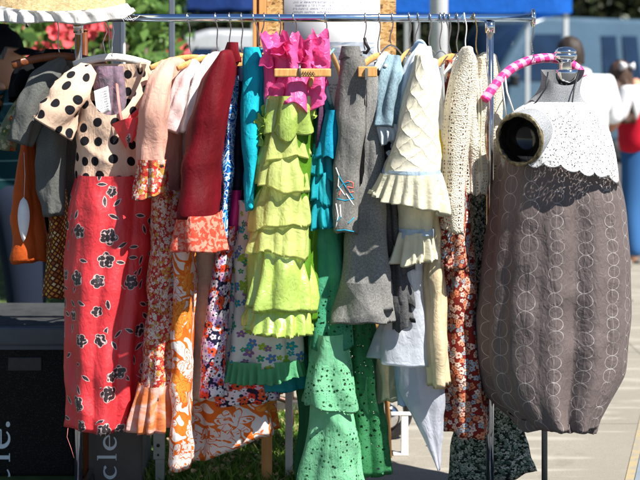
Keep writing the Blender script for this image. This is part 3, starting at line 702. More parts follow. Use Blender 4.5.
for px, py in ((262, 122), (262, 130), (260, 138)): petal(mb, W(px, py, 4.76), .026, (-.5, -1, .1), 240+py, cup=.6)
mb.build('bow', lsat, g)
piece(g, 'lining', gr, lambda m: D(m, 4.82, [(104, 268, 313), (160, 258, 316), (240, 250, 318), (325, 244, 318)], .09, 43, (5, 7), .010))
piece(g, 'top_panel', lsat, lambda m: ruffle(m, 4.79, [(96, 266, 313), (114, 263, 313), (136, 262, 312)], .10, 330, 5, .013, amp0=.5, hem=.014, wr=.006, nv=24))
for i, rows in enumerate(([(116, 268, 304), (140, 261, 308), (160, 257, 312)], [(146, 262, 306), (170, 256, 309), (190, 252, 311)], [(178, 258, 306), (205, 252, 310), (228, 249, 313)], [(212, 256, 306), (235, 250, 309), (256, 247, 312)])):
    piece(g, 'tier', org, lambda m: ruffle(m, 4.80-.004*i, rows, .105+.006*i, 44+i, 9+i % 2, .0075, tilt=-.012*(1 if i % 2 else -1), hem=.007, wr=.004, amp0=.25, vpow=1.2, dtop=.075))
for i, rows in enumerate(([(242, 253, 308), (280, 247, 312), (312, 243, 314)], [(304, 246, 311), (322, 242, 313), (336, 240, 314)])):
    piece(g, 'tier', lsat, lambda m: ruffle(m, 4.785-.002*i, rows, .125+.004*i, 52+i, 9+i*4, .010, tilt=-.010, hem=.004, wr=.006, amp0=.2, dtop=.085))

# turquoise ruffled dress over green eyelet
g = garment('dress', 'turquoise ruffled chiffon dress with a purple ribbon', 'dress', 322, 4.85)
tq = FM('teal_chiffon', c_(.01, .33, .40), .6, .3, alpha=.93)
piece(g, 'strap', FM('light_aqua', c_(.30, .62, .68), .5, .25), lambda m: m.tube([W(333, 50, 4.93), W(325, 60, 4.84), W(321, 72, 4.80), W(327, 92, 4.79), W(331, 104, 4.79)], [.008, .010, .012, .010, .006], 10, ry=.004))
piece(g, 'ribbon', FM('purple_ribbon', c_(.10, .045, .09), .5, .1), lambda m: m.tube([W(321, 84, 4.795), W(322, 110, 4.785), W(318, 148, 4.78)], [.010, .014, .013], 10, ry=.003))
piece(g, 'bodice', FM('teal_satin', None), lambda m: D(m, 4.84, [(84, 314, 328), (110, 314, 336), (150, 308, 338)], .05, 55, (3, 5), .007))
piece(g, 'front_flap', FM('bright_teal', c_(.012, .32, .50), .5, .25), lambda m: D(m, 4.78, [(110, 325, 338), (130, 320, 338), (158, 316, 338)], .03, 56, (3, 4), .006, tilt=.0))
for i, rows in enumerate(([(144, 309, 334), (162, 305, 336), (178, 303, 337)], [(172, 310, 335), (188, 304, 337), (202, 303, 338)], [(196, 310, 335), (212, 304, 338), (227, 302, 340)])):
    piece(g, 'tier', tq, lambda m: ruffle(m, 4.83-.004*i, rows, .07+.004*i, 57+i, 8+i, .012, hem=.009, wr=.003, amp0=.2, dtop=.045))
g = garment('skirt', 'long green eyelet skirt in three flounces', 'skirt', 340, 4.9)
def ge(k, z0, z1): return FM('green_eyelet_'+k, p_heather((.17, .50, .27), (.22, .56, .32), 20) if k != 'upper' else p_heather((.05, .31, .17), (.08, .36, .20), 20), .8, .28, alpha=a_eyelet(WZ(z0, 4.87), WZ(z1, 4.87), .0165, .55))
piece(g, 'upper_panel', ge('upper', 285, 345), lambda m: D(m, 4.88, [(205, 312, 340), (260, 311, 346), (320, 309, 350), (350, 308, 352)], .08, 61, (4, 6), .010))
piece(g, 'flounce', ge('middle', 360, 412), lambda m: D(m, 4.87, [(335, 312, 346), (370, 307, 353), (410, 301, 358)], .095, 62, (4, 6), .013, .004, tilt=-.012, vpow=1.3))
piece(g, 'flounce', ge('lower', 425, 520), lambda m: D(m, 4.885, [(395, 312, 350), (440, 306, 358), (505, 299, 366)], .09, 63, (4, 6), .012, .004))
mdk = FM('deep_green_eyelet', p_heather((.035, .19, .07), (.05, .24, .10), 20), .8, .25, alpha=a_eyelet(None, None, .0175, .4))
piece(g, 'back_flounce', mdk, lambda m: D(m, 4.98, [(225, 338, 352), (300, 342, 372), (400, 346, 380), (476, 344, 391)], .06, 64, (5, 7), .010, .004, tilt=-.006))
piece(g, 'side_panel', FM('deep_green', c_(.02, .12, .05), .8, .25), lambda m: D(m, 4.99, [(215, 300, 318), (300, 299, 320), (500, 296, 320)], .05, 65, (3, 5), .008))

# grey tweeds
g = garment('skirt', 'slim grey tweed skirt with colourful embroidered pocket', 'skirt', 350, 4.76)
tw = FM('grey_tweed', p_tweed((.11, .11, .105), (.24, .235, .22)), .95, .03, wr=.8)
twb = piece(g, 'skirt_body', tw, lambda m: D(m, 4.77, [(56, 339, 364), (75, 337, 367), (120, 336, 366), (180, 334, 360), (233, 333, 356)], .05, 66, (2, 3), .006, .003, tilt=-.004))
piece(g, 'waistband', tw, lambda m: D(m, 4.77, [(46, 341, 361), (52, 340, 362), (59, 339, 364)], .054, 67, (2,), .002, nv=12))
from mathutils.bvhtree import BVHTree
bv = BVHTree.FromPolygons([v.co+g.location for v in twb.data.vertices], [p.vertices[:] for p in twb.data.polygons])
def onto(a, b):
    p = Vector(W(a, b, 4.72)); h = bv.ray_cast(Vector((p.x, 4., p.z)), Vector((0, 1, 0)))[0]
    return (p.x, (h.y if h else 4.76)-.0004, p.z)
def stitch(col, rows, nm):
    for pts in rows:
        Q = []
        for i in range(len(pts)-1):
            for q in np.linspace(0, 1, 6, endpoint=False): Q.append(tuple(np.array(pts[i])*(1-q)+np.array(pts[i+1])*q))
        Q.append(pts[-1]); mb = MB()
        mb.tube([onto(a, b) for a, b in Q], .0019, 8, ry=.0010, up=(0, 1, 0)); mb.build(nm, FM(nm+'_yarn', c_(*col), trans=0), g)
stitch((.02, .30, .45), [[(337, 172), (341, 180), (349, 192), (354, 200)], [(337, 199), (345, 201), (353, 199)], [(338, 191), (343, 184), (350, 182)], [(336, 231), (345, 230), (354, 232)], [(337, 222), (341, 216)], [(348, 224), (354, 218)]], 'teal_embroidery')
stitch((.74, .74, .72), [[(336, 168), (339, 176), (338, 186), (345, 196)], [(336, 204), (338, 216), (336, 228)], [(340, 205), (341, 218)], [(346, 194), (354, 206)]], 'white_embroidery')
stitch((.66, .16, .12), [[(344, 183), (348, 181), (353, 183), (353, 188), (347, 187), (350, 193), (354, 192)], [(339, 196), (341, 190)]], 'red_embroidery')
g = garment('trousers', 'grey wool wide leg trousers with turned up cuffs', 'trousers', 378, 4.84)
tw2 = FM('grey_wool', p_tweed((.13, .13, .125), (.29, .285, .27)), .95, .03, wr=.8)
piece(g, 'leg', tw2, lambda m: D(m, 4.82, [(76, 357, 380), (110, 354, 384), (160, 352, 386), (220, 346, 388), (285, 340, 392), (312, 337, 394)], .085, 68, (3, 4), .010, .003, dtop=.05))
piece(g, 'leg', tw2, lambda m: D(m, 4.93, [(90, 365, 386), (160, 362, 390), (260, 358, 396), (318, 356, 400)], .07, 69, (3, 4), .010, .003))
piece(g, 'gap_shade', FM('black_wool', None), lambda m: D(m, 4.762, [(88, 359, 367), (130, 359, 366), (185, 357, 362)], .02, 170, (2,), .003))  # black strip painting in the shaded gap between tweed skirt and trousers
cu = piece(g, 'cuff', tw2, lambda m: D(m, 4.82, [(283, 338, 393), (300, 336, 395), (324, 331, 398)], .096, 70, (3, 4), .008, .004, nv=20))
g = garment('skirt', 'charcoal layered skirt behind the grey wool trousers', 'skirt', 400, 4.98)
tw3 = FM('charcoal_tweed', p_tweed((.05, .05, .055), (.12, .12, .12)), .95, .03)
for i, rows in enumerate(([(150, 376, 396), (240, 384, 410), (276, 386, 416)], [(262, 388, 408), (290, 390, 413), (304, 390, 414)], [(296, 390, 409), (320, 393, 412), (328, 393, 413)])):
    piece(g, 'tier', tw3, lambda m: D(m, 4.855-.006*i, rows, .05, 71+i, (5, 7), .009, .006, tilt=.015*(-1)**i))

# denim, blouse, quilted dress
g = garment('dress', 'dark blue denim dress behind the pale denim jacket', 'dress', 388, 4.95)
piece(g, 'body', FM('dark_denim', p_denim((.045, .075, .13)), .9, .05), lambda m: D(m, 4.92, [(62, 374, 396), (100, 371, 398), (160, 373, 400), (230, 380, 405), (268, 384, 406)], .06, 74, (3, 5), .008))
g = garment('jacket', 'pale blue denim jacket with short sleeve', 'jacket', 390, 4.82)
pd = FM('pale_denim', p_denim((.22, .32, .38)), .9, .1)
piece(g, 'sleeve', pd, lambda m: sleeve(m, [(394, 58, 7, 4.84), (392, 78, 11, 4.80), (389, 104, 13, 4.78), (387, 128, 14, 4.77)], 75, .007, .8))
piece(g, 'body', pd, lambda m: D(m, 4.88, [(55, 382, 398), (90, 376, 402), (130, 376, 402)], .05, 76, (3, 5), .006, dtop=.03))
piece(g, 'collar', FM('pale_lining', p_denim((.42, .50, .54)), .9, .1), lambda m: sleeve(m, [(388, 55, 5, 4.87), (383, 62, 6, 4.83), (379, 72, 5, 4.81)], 77, .002, .6))
mb = MB(); bm = bmesh.new(); bmesh.ops.create_uvsphere(bm, u_segments=16, v_segments=10, radius=.006); bmesh.ops.translate(bm, verts=bm.verts, vec=W(385.5, 66, 4.795)); mb.bm(bm); mb.build('button', m_white_plastic, g)
piece(g, 'cuff_frill', FM('white_blue_cotton', c_(.66, .72, .78), .7, .3), lambda m: ruffle(m, 4.78, [(124, 376, 400), (132, 377, 402), (142, 380, 403)], .04, 78, 10, .007, tilt=.006))
g = garment('blouse', 'white voile blouse with pale blue tint above the quilted dress', 'blouse', 415, 4.86)
mw = FM('white_blue_cotton', None)
piece(g, 'sleeve', mw, lambda m: sleeve(m, [(424, 48, 7, 4.85), (415, 64, 9, 4.81), (407, 92, 9, 4.79), (401, 140, 8, 4.78)], 79, .003, .8))
piece(g, 'collar', FM('blue_trim', c_(.45, .58, .74), .7, .3), lambda m: m.tube([W(412+16*q, 52-11*math.sin(PI*q), 4.88-.02*math.sin(PI*q)) for q in np.linspace(0, 1, 12)], .008, 10, ry=.006))
piece(g, 'body', mw, lambda m: D(m, 4.9, [(46, 414, 432), (70, 408, 438), (110, 402, 442)], .05, 80, (3, 5), .006, dtop=.03))
mb = MB(); 
for q in range(6): petal(mb, W(398-1.5*q+2*(q % 2), 133+5*q, 4.775), .013, (-.6, -1, .2), 300+q, cup=.6)
mb.build('cuff_frill', mw, g)
g = garment('dress', 'cream quilted dress with ruffled hem', 'dress', 415, 4.78)
mq = FM('cream_quilt', p_quilt, .75, .15, wr=.7, bs=.42, hgt=h_quilt)
piece(g, 'body', mq, lambda m: D(m, 4.75, [(56, 415, 430), (70, 411, 432), (95, 404, 435), (130, 394, 438), (160, 386, 440), (182, 380, 441)], .12, 81, (3, 4), .005, .003, dtop=.05, tilt=-.012, cap=True))
piece(g, 'ribbon', FM('blue_trim', None), lambda m: D(m, 4.749, [(171, 382, 441), (174.5, 381, 441), (178, 380.5, 441)], .126, 82, (3, 4), .004, 0, nv=8, tilt=-.012, inner=False))
mc = FM('cream_cotton', c_(.78, .74, .56), .8, .3)
piece(g, 'hem_ruffle', mc, lambda m: ruffle(m, 4.748, [(175, 380, 441), (190, 375, 443), (207, 370, 445)], .13, 83, 15, .013, tilt=-.032))
piece(g, 'underdress', mc, lambda m: D(m, 4.82, [(195, 397, 438), (215, 398, 436), (234, 398, 434)], .06, 84, (4, 6), .007))
piece(g, 'underdress_ribbon', FM('blue_trim', None), lambda m: D(m, 4.82, [(229, 397, 435), (233, 397, 435), (237, 396, 435)], .067, 84, (4, 6), .007, nv=8, inner=False))
piece(g, 'underdress_ruffle', mc, lambda m: ruffle(m, 4.82, [(233, 397, 434), (250, 393, 435), (264, 391, 435)], .07, 85, 11, .014, tilt=.006))
g = garment('blouse', 'white blouse with a yellow cuff beside the quilted dress', 'blouse', 436, 4.86)
piece(g, 'sleeve', FM('white_cotton', None), lambda m: sleeve(m, [(432, 60, 5, 4.84), (435, 90, 7, 4.82), (437, 120, 8, 4.81), (437, 142, 8, 4.81)], 86, .003, .8))
piece(g, 'cuff', FM('yellow_cotton', c_(.80, .56, .05), .7, .3), lambda m: sleeve(m, [(436, 130, 7, 4.808), (437, 146, 8.5, 4.805), (437, 160, 7, 4.805)], 87, .002, .8))

# sheer skirt, satin dress
g = garment('skirt', 'sheer bluish white skirt with a pointed lavender panel', 'skirt', 408, 4.92)
sh = FM('sheer_white', c_(.66, .70, .78), .6, .4, alpha=.8)
piece(g, 'upper_skirt', sh, lambda m: D(m, 4.91, [(255, 388, 424), (300, 382, 430), (366, 371, 440)], .08, 88, (4, 6), .010, .003, tilt=-.012))
piece(g, 'olive_panel', FM('sheer_olive', c_(.34, .36, .24), .6, .4, alpha=.8), lambda m: D(m, 4.95, [(345, 379, 398), (402, 375, 399)], .03, 89, (3, 4), .006, tilt=.006))
piece(g, 'blue_panel', FM('sheer_blue', c_(.42, .54, .74), .6, .4, alpha=.82), lambda m: D(m, 4.93, [(345, 393, 418), (407, 395, 420)], .03, 90, (3, 4), .006))
piece(g, 'lavender_panel', FM('sheer_lavender', c_(.58, .60, .68), .6, .4, alpha=.85), lambda m: D(m, 4.9, [(345, 398, 446), (396, 400, 445), (408, 405, 444), (440, 421, 443), (471, 437, 441)], .022, 91, (3, 4), .006, hem=.002))
g = garment('dress', 'champagne satin dress beside the sheer skirt', 'dress', 435, 4.87)
piece(g, 'body', FM('champagne_satin', c_(.74, .60, .38), .3, .2, .2, spec=.5), lambda m: D(m, 4.865, [(180, 430, 440), (225, 426, 441), (280, 424, 444), (388, 427, 448)], .05, 92, (3, 4), .008, .003))

# crochet cardigans and floral dresses
mcr = FM('cream_crochet', c_(.76, .70, .58), .95, .2, alpha=a_crochet(), hgt=h_knit)
g = garment('cardigan', 'long cream crochet cardigan on a white hanger', 'cardigan', 460, 4.8)
piece(g, 'sleeve', mcr, lambda m: D(m, 4.80, [(48, 463, 473), (58, 457, 476), (80, 448, 475), (110, 443, 473), (160, 441, 468), (205, 441, 465), (234, 442, 463)], .06, 93, (3, 4), .007, .004, tilt=-.008, cap=True))
piece(g, 'body', mcr, lambda m: D(m, 4.90, [(58, 464, 476), (90, 462, 480), (150, 460, 478), (195, 462, 476)], .05, 94, (3, 4), .006))
g = garment('cardigan', 'short lace cardigan beside the rack\'s right post', 'cardigan', 486, 4.96)
mcr2 = FM('ecru_lace', c_(.74, .68, .54), .95, .2, alpha=a_crochet(.008), hgt=h_knit)
piece(g, 'sleeve', mcr2, lambda m: D(m, 4.92, [(58, 478, 486), (80, 474, 486), (130, 473, 485), (170, 474, 485), (195, 476, 484)], .045, 95, (3, 4), .007, .005, cap=True))
piece(g, 'body', mcr2, lambda m: D(m, 5.08, [(56, 478, 497), (90, 476, 502), (140, 475, 504), (188, 477, 506)], .045, 96, (4, 6), .008, .006, cap=True))
for q, (a, b) in enumerate(((478, 1), (481, 2))):
    mb = MB(); mb.tube([W(a, 78, 4.87), W(a+1, 110, 4.87), W(a-.5, 145, 4.875), W(a+1, 172, 4.875)], .003, 8); mb.build('tie', FM('cream_cotton', None), g)
mr_ = FM('rust_floral', floral((.20, .018, .012), [(.70, .42, .30), (.60, .20, .10), (.68, .52, .45), (.30, .36, .40), (.66, .30, .18)],  .0255, .0125, 5, (.3, .05, .03), layers=2, present=.26, outline=(.10, .01, .01)), .85, .12)
g = garment('dress', 'rust red dress with pale flower print and long sleeve', 'dress', 462, 4.94)
piece(g, 'yoke', FM('yoke_print', floral((.16, .02, .02), [(.30, .36, .44), (.5, .1, .06), (.66, .5, .4)], .03, .014), .85, .1), lambda m: D(m, 4.9, [(60, 446, 458), (80, 443, 464), (130, 444, 466)], .06, 97, (3, 4), .005, dtop=.03))
piece(g, 'sleeve', mr_, lambda m: D(m, 4.86, [(120, 446, 464), (200, 440, 466), (269, 437, 467)], .05, 98, (3, 4), .007, .003))
piece(g, 'skirt', mr_, lambda m: D(m, 4.97, [(120, 450, 474), (200, 446, 470), (300, 440, 475), (380, 441, 483), (437, 443, 486)], .08, 99, (4, 6), .010, .005, tilt=-.01))
g = garment('dress', 'black and white ditsy print dress hanging lowest by the rack post', 'dress', 490, 5.1)
mdt = FM('ditsy_print', floral((.010, .014, .012), [(.50, .50, .46), (.20, .26, .20), (.36, .38, .34), (.05, .08, .06), (.12, .17, .13)], .016, .0075, 5, (.02, .03, .02), layers=3, present=.15), .9, .05)
piece(g, 'body', mdt, lambda m: D(m, 5.12, [(165, 467, 505), (250, 468, 502), (340, 468, 500), (420, 458, 515), (482, 448, 534)], .06, 100, (4, 6), .009, .003, tilt=.022))
# ------------------------------------------------------------------ dress form on the right
MY = 4.9
df = thing('dress_form', 'grey felt dress form with a chrome neck knob and hollow arm socket', 'dress form', (WX(545, MY), MY, 0))
felt = FM('grey_felt', p_heather((.16, .17, .18), (.34, .35, .37), 260), .95, 0, wr=.25)
mb = MB(); D(mb, MY, [(70, 541, 584), (78, 543, 582), (92, 540, 577), (104, 528, 584), (114, 513, 598), (126, 505, 608), (150, 500, 614), (230, 505, 612), (330, 510, 606)], .125, 110, (2,), .001, 0, scoop=.05, wr=0, dtop=.062, nv=70)
TORSO = mb
for xs in (((548, 72), (546, 88), (537, 101), (530, 108)), ((579, 72), (574, 90), (572, 104), (577, 118))):
    mb = MB(); mb.tube([W(a, b, MY-.058-.0012*(b-70)+.00004*(a-562)**2) for a, b in xs], .0026, 6); mb.build('neck_seam', m_black, df)
cx, cz = WX(565, MY), WZ(70, MY); cy = MY-.03
mb = MB(); mb.lathe([(.001, -.056), (.014, -.054), (.026, -.045), (.034, -.028), (.036, -.010), (.036, .0), (.022, .002)], (cx, cy, cz), 32); cup = mb.build('neck_cup', m_chrome, df)
mb = MB(); k = 32; px0 = WX(564, MY)
mb.lathe([(.021, -.006), (.020, .012), (.021, .024), (.026, .030), (.034, .034), (.0375, .040), (.0375, .048), (.036, .052), (.034, .053), (.034, .055), (.036, .057), (.034, .064), (.024, .072), (.010, .0755), (.0005, .076)], (px0, cy, cz), 36); mb.build('knob', m_chrome, df)
# arm socket: short felt stump, rim and hollow inside
C0 = Vector(W(519.5, 139.5, 4.752)); N0 = Vector((-.60, -.79, -.06)).normalized()
mb = MB(); ax = [C0-N0*.085, C0-N0*.05, C0-N0*.02, C0]; mb.tube(ax, [.092, .090, .088, .086], 40, cap=False); arm = mb.build('arm_stump', felt, df)
gold = plain('gilt_rim', (.13, .105, .055), .45, .3, .75, 70)
mb = MB(); a = N0.orthogonal().normalized(); b = N0.cross(a)
def open_hole(m):
    def ins(p):
        q = Vector(p)-C0; t_ = q.dot(N0); return -.13 < t_ < .08 and (q-N0*t_).length < .080
    keep = [i for i, f in enumerate(m.f) if not any(ins(m.v[k]) for k in f)]
    m.f = [m.f[i] for i in keep]; m.mi = [m.mi[i] for i in keep]; m.flat = [m.flat[i] for i in keep]
open_hole(TORSO); TORSO.build('torso', felt, df)
ring = [C0+(a*math.cos(TAU*i/40)+b*math.sin(TAU*i/40))*.079 for i in range(41)]
mb.tube(ring, [.0075+.0018*math.sin(i*1.7)*math.sin(i*.6) for i in range(41)], 14, cap=False); mb.build('rim', gold, arm)
mb = MB(); mb.tube([C0+N0*.004, C0-N0*.02, C0-N0*.085, C0-N0*.087], [.072, .069, .064, .001], 40, cap=False)
mb.build('socket_lining', plain('black_glaze', (.01, .008, .006), .12, 0, .4, 40), arm)
mb = MB(); x = WX(544.5, MY); mb.tube([(x, MY, .07), (x, MY, .75)], .0098, 18); mb.build('pole', plain('grey_pole', (.16, .17, .18), .3, .8), df)
bs = MB()
for q in range(4): a = q*PI/2+.5; bs.tube([(x, MY, .085), (x+.12*math.cos(a), MY+.12*math.sin(a), .06), (x+.24*math.cos(a), MY+.24*math.sin(a), .012)], .009, 10)
bs.build('base', m_black, df)
g = thing('dress', 'brown bubble dress with white stitched ring chains on the dress form', 'dress', (WX(556, MY), MY, WZ(160, MY)))
mchain = FM('ring_chain_taffeta', p_chain, .6, .08, .15, wr=1.25, spec=.35)
mb = MB(); D(mb, MY, [(157, 502, 612), (175, 499, 618), (205, 495, 624), (260, 488, 630), (330, 483, 630), (375, 485, 626), (398, 490, 617), (414, 499, 607), (424, 511, 600), (430, 518, 597)],  .19, 111, (5, 8, 12), .016, .002, wr=.0012, drift=.3, dtop=.15, nu=220, nv=80, vpow=.8, amp0=.25, p=2.15)
mb.build('skirt_body', mchain, g)
mb = MB(); ruffle(mb, MY, [(422, 509, 601), (427, 511, 600), (432, 515, 598)], .165, 112, 24, .006, wr=.002, amp0=.5, hem=.008); mb.build('gathered_hem', mchain, g)
g = thing('collar', 'white eyelet lace collar lying over the dress form\'s shoulders', 'lace collar', (WX(558, MY), MY, WZ(120, MY)))
mb = MB(); D(mb, MY-.004, [(103, 531, 583), (110, 518, 594), (120, 508, 604), (135, 503, 611), (150, 501, 615), (168, 500, 618)], .212, 113, (4, 6, 9), .006, .008, wr=.002, dtop=.10, nu=220, nv=50, tilt=-.045, vpow=.7, scal=.014)
open_hole(mb); mb.build('lace', FM('white_lace', c_(.80, .80, .80), .9, .2, alpha=a_lace, wr=.5), g)
# candy striped hoop hanger round the neck
t = T('pink_stripe_ribbon'); u = t.uv(); x, y, z = t.xyz(u)
fr = t.m('FRACT', t.m('ADD', t.m('MULTIPLY', y, 1/.034), t.m('MULTIPLY', x, 5.)))
mst = t.end(t.principled(t.mix(t.lt(fr, .55, .04), (.80, .30, .46), (.74, .03, .22)), .45, sheen=.2, bump=t.noise(u, 60, 2), bs=.3))
g = thing('clothes_hanger', 'pink striped ribbon wrapped hoop hanger behind the chrome knob', 'hanger', W(535, 60, 4.95))
mb = MB(); cp = [(484, 100, 4.86), (490, 92, 4.87), (499, 80, 4.885), (512, 68, 4.905), (528, 60.5, 4.925), (545, 57.5, 4.945), (560, 59, 4.965), (573, 65, 4.975), (580, 71, 4.975), (583, 77, 4.97)]
t0 = np.linspace(0, 1, len(cp)); tt = np.linspace(0, 1, 50); cpA = np.array([W(*c) for c in cp]); Q = np.stack([smooth1(np.interp(tt, t0, cpA[:, i]), 4) for i in range(3)], 1)
mb.tube(Q, .0155, 16); mb.build('hoop', mst, g)
for a, b in ((501, 506), (505, 515)):
    mb = MB(); mb.tube([W(a, 76, 4.88), W(a+2, 92, 4.87), W(b, 116, 4.87)], .0028, 8); mb.build('ribbon', m_white_plastic, g)

# ------------------------------------------------------------------ people
def person(label, joints, edges, order, skin, cloth, head, loc):
    """one continuous body grown from a skeleton; clothing grown round the same skeleton"""
    t = thing('person', label, 'person', loc)
    def grow(name, ids, mat, add=0., rad=None, par=t, sub=2):
        ids = list(ids); ix = {k: i for i, k in enumerate(ids)}
        me = bpy.data.meshes.new(name)
        es = [(ix[a], ix[b]) for a, b in edges if a in ix and b in ix]
        me.from_pydata([Vector(joints[k][0])-Vector(loc) for k in ids], es, [])
        o = bpy.data.objects.new(name, me); COL.objects.link(o)
        sk = o.modifiers.new('Skin', 'SKIN'); sk.use_smooth_shade = True
        for i, k in enumerate(ids):
            r = (rad or {}).get(k, joints[k][1]); r = r if hasattr(r, '__len__') else (r, r)
            me.skin_vertices[0].data[i].radius = (r[0]+add, r[1]+add)
            me.skin_vertices[0].data[i].use_root = (i == 0)
        ss = o.modifiers.new('Sub', 'SUBSURF'); ss.levels = sub; ss.render_levels = sub
        dg = bpy.context.evaluated_depsgraph_get(); m2 = bpy.data.meshes.new_from_object(o.evaluated_get(dg))
        m2.name = name; o.modifiers.clear(); o.data = m2; bpy.data.meshes.remove(me)
        m2.materials.clear(); m2.materials.append(mat); o.parent = par
        for p in m2.polygons: p.use_smooth = True
        return o
    body = grow('body', order, skin)
    # head: lofted rings joined into the body mesh
    hc, yaw, pitch, hs = head
    prof = [(-.125, .030, .035, .01), (-.118, .045, .050, .02), (-.10, .054, .066, .018), (-.075, .062, .078, .012), (-.045, .068, .084, .006), (-.01, .072, .090, 0), (.03, .075, .094, -.004), (.065, .073, .092, -.008), (.095, .060, .076, -.012), (.115, .036, .046, -.014), (.124, .004, .005, -.014)]
    bm = bmesh.new(); bm.from_mesh(body.data); n = 28; rings = []
    Rm = Matrix.Rotation(yaw, 4, 'Z') @ Matrix.Rotation(pitch, 4, 'X')
    def hp(p): return (Vector(hc)-Vector(loc))+(Rm @ Vector(p))*hs
    for z, wx, dy, sh_ in prof:
        ring = []
        for i in range(n):
            a = TAU*i/n; x = wx*math.sin(a); y = dy*math.cos(a)+sh_
            f = max(0, math.cos(a))
            y += f**30*(.020*math.exp(-((z+.035)/.018)**2)+.010*math.exp(-((z+.012)/.02)**2))   # nose
            y -= .006*math.exp(-((z-.0)/.010)**2)*math.exp(-((abs(a if a < PI else TAU-a)-.42)/.16)**2)  # eye hollows
            y += f**14*(.005*math.exp(-((z+.072)/.006)**2)-.004*math.exp(-((z+.064)/.003)**2)+.004*math.exp(-((z+.083)/.005)**2))
            ring.append(bm.verts.new(hp((x, y, z))))
        rings.append(ring)
    for i in range(len(rings)-1):
        for j in range(n): bm.faces.new((rings[i][j], rings[i][(j+1) % n], rings[i+1][(j+1) % n], rings[i+1][j])).smooth = True
    bm.faces.new(rings[-1]); bm.faces.new(rings[0][::-1])
    for sx in (-1, 1):
        e = bmesh.ops.create_uvsphere(bm, u_segments=12, v_segments=8, radius=1)
        for v in e['verts']: v.co = hp((sx*(.074+.010*v.co.x*sx+.004*v.co.y*-1), -.008+.020*v.co.y, -.02+.033*v.co.z))
        for f in {f for v in e['verts'] for f in v.link_faces}: f.smooth = True
    bmesh.ops.recalc_face_normals(bm, faces=bm.faces)
    bm.to_mesh(body.data); bm.free()
    def on_head(name, mat, parts, par=body):
        mb = MB()
        for P in parts: mb.grid([[tuple(hp(p)+Vector(loc)) for p in row] for row in P], closed=False)
        return mb.build(name, mat, par)
    return t, body, grow, on_head, hp
def hair_shell(z0f, top=.132, g=1.09, n=40, jit=.0, back=0., front=.055, seed=1):
    """skull cap: z0f(angle) gives the hairline height for an angle from the face"""
    gg = np.random.default_rng(seed); rows = []
    for q in np.linspace(0, 1, 12):
        row = []
        for i in range(n+1):
            a = TAU*i/n; z0 = z0f(a); z = z0+(top-z0)*math.sin(q*PI/2)
            zz = min(z, .131); r = max(0, 1-((max(zz, -.01)+.01)/.143)**2.7)**(1/2.7) if zz > -.01 else 1-.16*min(1, (-.01-zz)/.09)
            x = .075*g*r*math.sin(a)+gg.normal(0, jit); y = .094*g*r*math.cos(a)-.006+gg.normal(0, jit)
            row.append((x, y, z))
        rows.append(row)
    return rows
def hairmat(name, a, b):
    t = T(name); o = t.ob(); w = t.noise(t.map(o, (260, 260, 14)), 1., 3, .4)
    return t.end(t.principled(t.mix(t.mr(w, .3, .7), a, b), .5, spec=.4, bump=w, bs=.4))
def skinmat(name, c):
    t = T(name); o = t.ob(); w = t.noise(o, 18, 4)
    return t.end(t.principled(t.mix(w, tuple(x*.85 for x in c), tuple(x*1.12 for x in c)), .5, Subsurface_Weight=.08, Subsurface_Radius=(.02, .008, .004)))
def hand_pts(J, E, side, wrist, d, up, sc=1.):
    """palm, four fingers and a thumb as skeleton joints"""
    w = Vector(wrist); d = Vector(d).normalized(); u = Vector(up).normalized(); s_ = d.cross(u).normalized()
    J[side+'palm'] = (w+d*.05*sc, (.028*sc, .016*sc)); E.append((side+'wrist', side+'palm')); ids = [side+'palm']
    for i, (off, ln) in enumerate(((-.030, .070), (-.010, .080), (.010, .075), (.028, .058))):
        for j, q in enumerate((.45, .75, 1.)):
            k = f'{side}f{i}{j}'; J[k] = (w+d*(.065+ln*q)*sc+s_*off*sc-u*.03*q*q*sc, .0085*sc); E.append((ids[0] if j == 0 else f'{side}f{i}{j-1}', k)); ids.append(k)
    for j, q in enumerate((.5, 1.)):
        k = f'{side}t{j}'; J[k] = (w+d*(.03+.05*q)*sc+s_*(-.035-.02*q)*sc-u*.012*q*sc, .0095*sc); E.append((ids[0] if j == 0 else f'{side}t{j-1}', k)); ids.append(k)
    return ids
